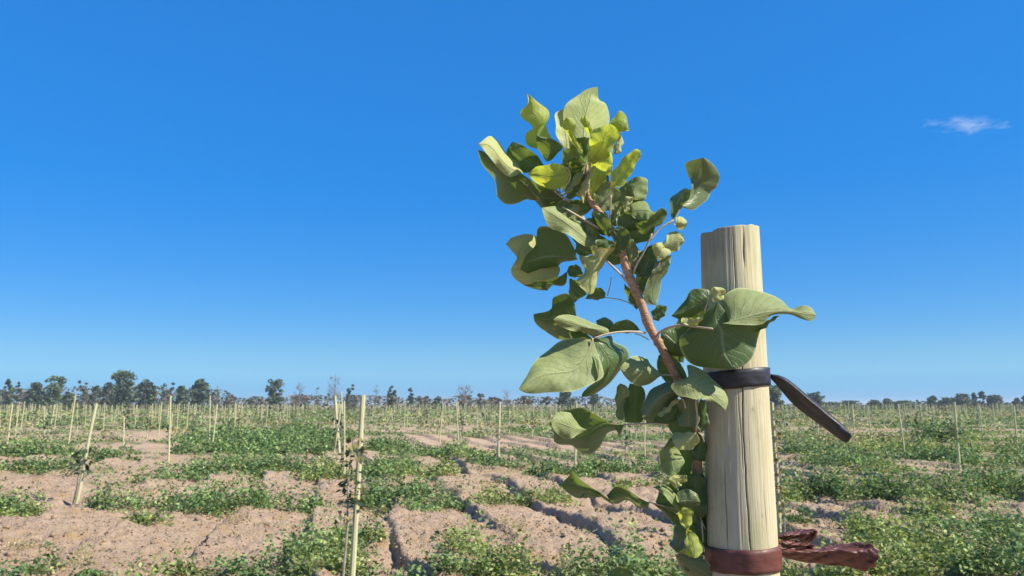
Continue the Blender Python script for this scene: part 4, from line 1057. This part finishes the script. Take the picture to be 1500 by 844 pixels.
leaf(7, (345, 358), (200, 368), [(300, 330), (240, 335)], [(320, 368), (250, 372)], 'g', 'u', lay=12, e1=-2, e2=-2)
leaf(7, (625, 400), (365, 355), [(560, 366), (480, 308), (430, 298)], [(610, 435), (555, 430), (500, 388), (410, 405)], 'm', 't', lay=0, e1=20, e2=-46)
leaf(7, (820, 520), (640, 400), [(800, 480), (720, 420)], [(780, 530), (700, 450)], 'm', 't', lay=-4, e1=4, e2=-12)
leaf(7, (830, 460), (648, 305), [(800, 455), (755, 400), (700, 340)], [(830, 420), (790, 355), (755, 310), (700, 290)], 'm', 'u', lay=16, e1=4, e2=-16)
leaf(7, (800, 325), (850, 230), [(770, 300), (750, 240)], [(810, 300), (855, 262)], 'o', 'u', lay=14, e1=-4, e2=-4)
leaf(7, (805, 400), (935, 395), [(800, 338), (850, 316), (912, 345)], [(825, 435), (870, 448), (905, 440)], 'g', 't', lay=22, e1=-8, e2=-12)
leaf(7, (860, 570), (830, 425), [(812, 520), (803, 460)], [(880, 520), (890, 450)], 'y', 'u', lay=30, dt=6, e1=-4, e2=-6)
leaf(7, (850, 565), (900, 735), [(842, 640), (850, 710)], [(890, 575), (955, 665), (930, 722)], 'y', 'u', lay=28, dt=14, e1=-4, e2=-8)
leaf(7, (840, 575), (790, 700), [(790, 580), (750, 650)], [(852, 640), (835, 690)], 'g', 't', lay=10, e1=-10, e2=6)
leaf(7, (780, 715), (1030, 880), [(850, 700), (950, 735), (1012, 800)], [(820, 800), (900, 870), (960, 890)], 'g', 't', lay=20, e1=-2, e2=-30)
leaf(7, (960, 720), (785, 705), [(900, 705), (840, 680)], [(900, 728), (840, 712)], 'o', 'u', lay=25, e1=0, e2=0)
leaf(7, (965, 640), (800, 240), [(900, 560), (880, 440), (800, 320)], [(985, 560), (975, 400), (950, 222), (870, 228)], 'm', 't', lay=-8, e1=6, e2=-12)
leaf(7, (975, 700), (900, 480), [(930, 640), (900, 560)], [(985, 640), (975, 540), (940, 480)], 'm', 't', lay=-2, e1=-4, e2=-8)
leaf(7, (560, 860), (365, 850), [(540, 830), (470, 790), (410, 800)], [(520, 875), (420, 880)], 'm', 't', lay=6, e1=4, e2=-14)
# --- leaves filling the heart of the crown
leaf(3, (770, 262), (640, 95), [(700, 250), (650, 170)], [(775, 180), (720, 100)], 'm', 't', lay=12, e1=-20, e2=6)
leaf(0, (866, 296), (800, 246), [(845, 250), (815, 240)], [(838, 285), (808, 268)], 'm', 't', lay=-10, e1=8, e2=-20)
leaf(0, (868, 298), (838, 206), [(838, 262), (828, 228)], [(872, 252), (862, 220)], 'm', 'u', lay=-18, e1=-12, e2=-8)
leaf(0, (870, 300), (884, 222), [(858, 270), (866, 238)], [(886, 276), (896, 244)], 'y', 'u', lay=-14, dt=20, e1=-6, e2=-6)
leaf(0, (872, 302), (800, 318), [(845, 292), (815, 298)], [(845, 322), (815, 330)], 'm', 't', lay=4, e1=8, e2=-18)
leaf(0, (878, 312), (902, 268), [(870, 290), (882, 268)], [(896, 306), (908, 286)], 'g', 'u', lay=2, e1=-8, e2=-8)
leaf(0, (895, 332), (936, 268), [(894, 300), (910, 272)], [(922, 326), (942, 296)], 'm', 'u', lay=-8, e1=-14, e2=-8)
leaf(0, (905, 350), (960, 330), [(920, 325), (945, 318)], [(930, 358), (955, 348)], 'm', 't', lay=-4, e1=4, e2=-16)
leaf(0, (915, 385), (872, 352), [(900, 360), (880, 345)], [(898, 388), (876, 372)], 'm', 't', lay=-10, e1=4, e2=-12)
leaf(0, (880, 318), (852, 352), [(858, 322), (846, 338)], [(880, 345), (866, 356)], 'g', 'u', lay=-2, e1=-6, e2=-10)
leaf(0, (1008, 575), (965, 520), [(975, 560), (962, 535)], [(1002, 540), (980, 518)], 'm', 't', lay=-10, e1=-12, e2=4)
leaf(0, (1015, 640), (985, 700), [(985, 640), (972, 672)], [(1018, 672), (1005, 700)], 'm', 't', lay=-6, e1=-6, e2=-12)
leaf(0, (1020, 690), (1028, 760), [(1004, 705), (1008, 745)], [(1034, 710), (1036, 745)], 'm', 't', lay=4, e1=-10, e2=-4)
leaf(0, (1018, 760), (996, 810), [(994, 765), (985, 790)], [(1022, 785), (1012, 808)], 'm', 't', lay=-4, e1=-10, e2=-4)
leaf(0, (1022, 650), (975, 610), [(1000, 648), (982, 632)], [(1012, 620), (990, 600)], 'm', 't', lay=2, e1=-6, e2=-18)
leaf(0, (1020, 720), (960, 735), [(998, 705), (972, 712)], [(1005, 748), (975, 752)], 'm', 't', lay=-6, e1=4, e2=-22)
leaf(0, (1022, 770), (1000, 700), [(1000, 752), (990, 722)], [(1028, 740), (1018, 705)], 'g', 't', lay=-2, e1=-10, e2=-16)
leaf(0, (1026, 800), (1004, 836), [(1006, 804), (996, 822)], [(1030, 820), (1020, 838)], 'm', 't', lay=12, e1=-12, e2=-4)
leaf(0, (1012, 520), (968, 486), [(985, 522), (970, 506)], [(1006, 492), (985, 478)], 'm', 't', lay=0, e1=-10, e2=-10)
leaf(0, (1030, 450), (992, 500), [(1002, 452), (990, 476)], [(1034, 480), (1012, 505)], 'm', 't', lay=22, e1=-12, e2=-14)
leaf(0, (912, 400), (948, 372), [(918, 382), (934, 368)], [(934, 402), (950, 388)], 'm', 'u', lay=-8, e1=-8, e2=-12)
leaf(0, (870, 360), (838, 330), [(850, 362), (838, 346)], [(868, 340), (852, 326)], 'm', 't', lay=0, e1=-6, e2=-14)
leaf(0, (850, 300), (822, 336), [(832, 300), (822, 318)], [(850, 322), (836, 338)], 'g', 'u', lay=8, dt=10, e1=-6, e2=-10)
# --- petioles
petiole(3, [(905, 600), (830, 515), (740, 428)], 2.6, (0, 14))
petiole(3, [(715, 222), (600, 155), (440, 62)], 2.2, (0, 24))
petiole(3, [(760, 270), (768, 120), (772, -20)], 2.2, (2, 16))
petiole(1, [(905, 700), (910, 620), (912, 560)], 1.5, (14, 30))
petiole(3, [(925, 520), (960, 440), (1010, 350), (1055, 245)], 2.2, (2, 14))
petiole(2, [(430, 620), (500, 540), (560, 500), (595, 480)], 2.0, (10, 8))
petiole(2, [(560, 510), (600, 470), (650, 380)], 1.6, (8, 8))
petiole(3, [(992, 665), (1050, 560), (1115, 435)], 1.9, (4, 14))
petiole(3, [(935, 738), (840, 700), (735, 684)], 1.2, (0, -2))
petiole(3, [(748, 672), (766, 610), (776, 545)], 1.1, (-2, -2))
petiole(4, [(825, 370), (720, 362), (600, 374), (500, 404)], 2.2, (2, 22))
petiole(4, [(500, 404), (470, 480), (440, 540)], 1.6, (26, 27))
petiole(4, [(845, 412), (800, 388), (760, 376)], 1.2, (0, 2))
petiole(4, [(905, 372), (960, 340), (1040, 322), (1120, 332), (1240, 345)], 2.2, (2, PL + 18))
petiole(4, [(995, 632), (960, 630), (925, 630)], 1.5, (2, 6))
petiole(6, [(800, 428), (700, 424), (520, 432)], 1.8, (10, 14))
petiole(6, [(970, 470), (976, 380), (968, 275), (1005, 262)], 2.0, (24, PL + 6))
petiole(6, [(905, 330), (890, 280), (850, 240)], 1.8, (28, 24))
petiole(6, [(1020, 540), (1005, 500), (985, 480)], 1.4, (6, 22))
petiole(7, [(965, 560), (900, 440), (800, 440), (620, 395)], 1.6, (-4, 0))
petiole(7, [(940, 505), (948, 580), (950, 640)], 1.4, (6, 20))
petiole(9, [(1000, 790), (900, 720), (820, 650)], 2.2, (0, 18))
petiole(9, [(1010, 800), (960, 690), (965, 560), (985, 300)], 2.4, (0, 22))
petiole(9, [(880, 830), (760, 760), (640, 690)], 2.4, (0, 12))
petiole(9, [(640, 690), (540, 620), (400, 640), (210, 540)], 1.6, (12, 4))
petiole(9, [(960, 330), (1010, 250), (1090, 190)], 1.6, (24, 32))
petiole(9, [(700, 350), (745, 420), (745, 500), (660, 640)], 1.5, (40, 24))
petiole(9, [(640, 680), (600, 450), (550, 280)], 1.3, (4, 10))
petiole(5, [(290, 400), (295, 460), (275, 520)], 1.4, (PL + 14, PL + 12))

# ------------------------------------------------------------------ plastic ties
def ring(z0, z1, tiltx, thick, nt=90, seed=0, wob=.0012):
    phi0 = math.atan2(-PX, -PY)
    T = np.linspace(0, 2 * math.pi, nt, endpoint=False)
    rows = []
    prof = [(0, 0), (0.02, thick), (.2, thick * 1.25), (.45, thick), (.52, thick * 1.35), (.8, thick), (.98, thick * 1.2), (1, 0)]
    for s, off in prof:
        zz = z0 + (z1 - z0) * s + tiltx * np.sin(T) + .001 * (vnoise(T * 3, T * 0 + s * 3, seed) - .5)
        r = post_radius(zz) + off + .0006 + wob * (vnoise(T * 5, T * 0 + s * 6, seed + 3) - .5) * (0 if off == 0 else 1)
        rows.append(np.stack([PX + r * np.sin(phi0 - T), PY + r * np.cos(phi0 - T), zz], -1))
    return np.stack(rows).reshape(-1, 3), grid_faces(len(prof), nt, True)[:, ::-1]
def zat(py): return at_y(1085, py, PY - .035).z
def tail(name, mat, parent, org, args, kw, thick=.0012):
    V, Fq, uv = sheet(*args, **kw)
    o = link(name, np_mesh(name, V - org, Fq, uv=uv), mat, parent, smooth=not kw.get('crumple'))
    m = o.modifiers.new('thickness', 'SOLIDIFY'); m.thickness = thick; m.offset = 0
    return o
org = np.array([PX, PY, zat(556)])
tie = empty('plastic_tie', tuple(org), 'dark grey plastic tie round the post with a long strap end hanging right', 'tie')
v, f = ring(zat(569), zat(541), .0035, .0016, seed=5)
link('band', np_mesh('band', v - org, f), M_DARKTIE, tie, smooth=True)
tail('strap_end', M_DARKTIE, tie, org, (0, (1124, 549), (1247, 640), [(1150, 557), (1188, 588), (1222, 616), (1243, 632), (1248, 636)], [(1140, 566), (1162, 592), (1200, 621), (1236, 647), (1242, 648)]),
     dict(D=.905, lay=2, dt=66, e1=12, e2=-12, power=1.0, ruf=.8, nr=24, mid=[(1146, 562), (1176, 590), (1212, 618), (1241, 640)]))
tail('strap_fold', M_DARKTIE, tie, org, (0, (1124, 548), (1246, 638), [(1150, 554), (1188, 584), (1222, 612), (1244, 632)], [(1148, 561), (1184, 592), (1217, 619), (1241, 639)]),
     dict(D=.905, lay=6, dt=66, e1=-8, e2=0, power=1.0, ruf=.5, nr=20, nc=5))
org = np.array([PX, PY, zat(822)])
tie2 = empty('plastic_tie', tuple(org), 'red brown plastic tape round the foot of the post with crumpled loose ends', 'tie')
v, f = ring(zat(842), zat(806), .001, .0018, seed=15, wob=.0022)
link('band', np_mesh('band', v - org, f), M_BROWNTIE, tie2, smooth=True)
kw = dict(D=.885, nr=46, nc=23, ruf=3, power=1.0, crumple=15)
tail('loose_end', M_BROWNTIE, tie2, org, (12, (190, 440), (1330, 500), [(320, 395), (480, 412), (600, 398), (690, 405), (760, 366), (850, 372), (920, 352), (1010, 356), (1100, 336), (1180, 352), (1262, 350), (1285, 390), (1335, 415), (1320, 450)], [(320, 505), (500, 545), (650, 560), (800, 592), (930, 585), (1060, 612), (1130, 640), (1200, 655), (1240, 610), (1300, 604), (1295, 560)]),
     dict(kw, lay=10, dt=20, e1=-18, e2=-18, mid=[(400, 450), (700, 440), (930, 425), (1130, 475), (1260, 520)]))
tail('loose_end', M_BROWNTIE, tie2, org, (12, (190, 275), (655, 212), [(300, 232), (400, 208), (600, 190)], [(300, 305), (420, 295), (500, 322), (580, 330), (640, 262)]),
     dict(kw, lay=-6, dt=6, e1=-22, e2=-16, mid=[(320, 262), (450, 252), (580, 232)]))
tail('loose_end', M_BROWNTIE, tie2, org, (12, (190, 330), (640, 372), [(300, 308), (420, 318), (540, 342)], [(300, 400), (400, 412), (540, 400)]),
     dict(kw, lay=4, dt=4, e1=-14, e2=-20))

# ------------------------------------------------------------------ a wisp of cloud
def cloud():
    t = NT('cloud_vapour')
    o = t.coord('Generated')
    mp = t.n('ShaderNodeMapping'); t.l(o, mp.inputs[0]); mp.inputs['Location'].default_value = (-.5, -.5, -.5)
    ln = t.n('ShaderNodeVectorMath', operation='LENGTH'); t.l(mp.outputs[0], ln.inputs[0])
    fall = t.math('SUBTRACT', 1.0, t.math('MULTIPLY', ln.outputs['Value'], 2.0), clamp=True)
    n = t.noise(t.mapping(o, (3.0, 1.4, 1.9)), 1.9, 6, .6, .9)
    d = t.math('MULTIPLY', t.math('SUBTRACT', t.math('ADD', n, t.math('MULTIPLY', fall, .35)), .62, clamp=True), .055)
    pv = t.n('ShaderNodeVolumePrincipled'); pv.inputs['Color'].default_value = (1, 1, 1, 1)
    pv.inputs['Anisotropy'].default_value = .2
    t.l(d, pv.inputs['Density'])
    t.l(pv.outputs[0], t.out.inputs['Volume'])
    bm = bmesh.new()
    bmesh.ops.create_icosphere(bm, subdivisions=3, radius=1)
    me = bpy.data.meshes.new('cloud'); bm.to_mesh(me); bm.free()
    ob = link('cloud', me, t.m)
    c = at(1412, 184, 1900)
    ob.location = c; ob.scale = (116, 60, 22)
    ob.rotation_euler = (0, math.radians(6), 0)
    return tag(ob, 'one thin wispy white cloud in the upper right sky', 'cloud')
cloud()
# ------------------------------------------------------------------ the air between here and the far trees
def haze():
    t = NT('air')
    pv = t.n('ShaderNodeVolumePrincipled')
    pv.inputs['Color'].default_value = (.80, .90, 1, 1); pv.inputs['Density'].default_value = .00045; pv.inputs['Anisotropy'].default_value = .1
    t.l(pv.outputs[0], t.out.inputs['Volume'])
    bm = bmesh.new(); bmesh.ops.create_cube(bm, size=1)
    me = bpy.data.meshes.new('haze'); bm.to_mesh(me); bm.free()
    o = link('haze', me, t.m)
    o.location = (0, 0, 5.5); o.scale = (9400, 9400, 14)
    tag(o, 'thin pale blue air over the whole field', kind='stuff')
haze()
print('STAKES', len(spots), 'SAPLINGS', sap_n)
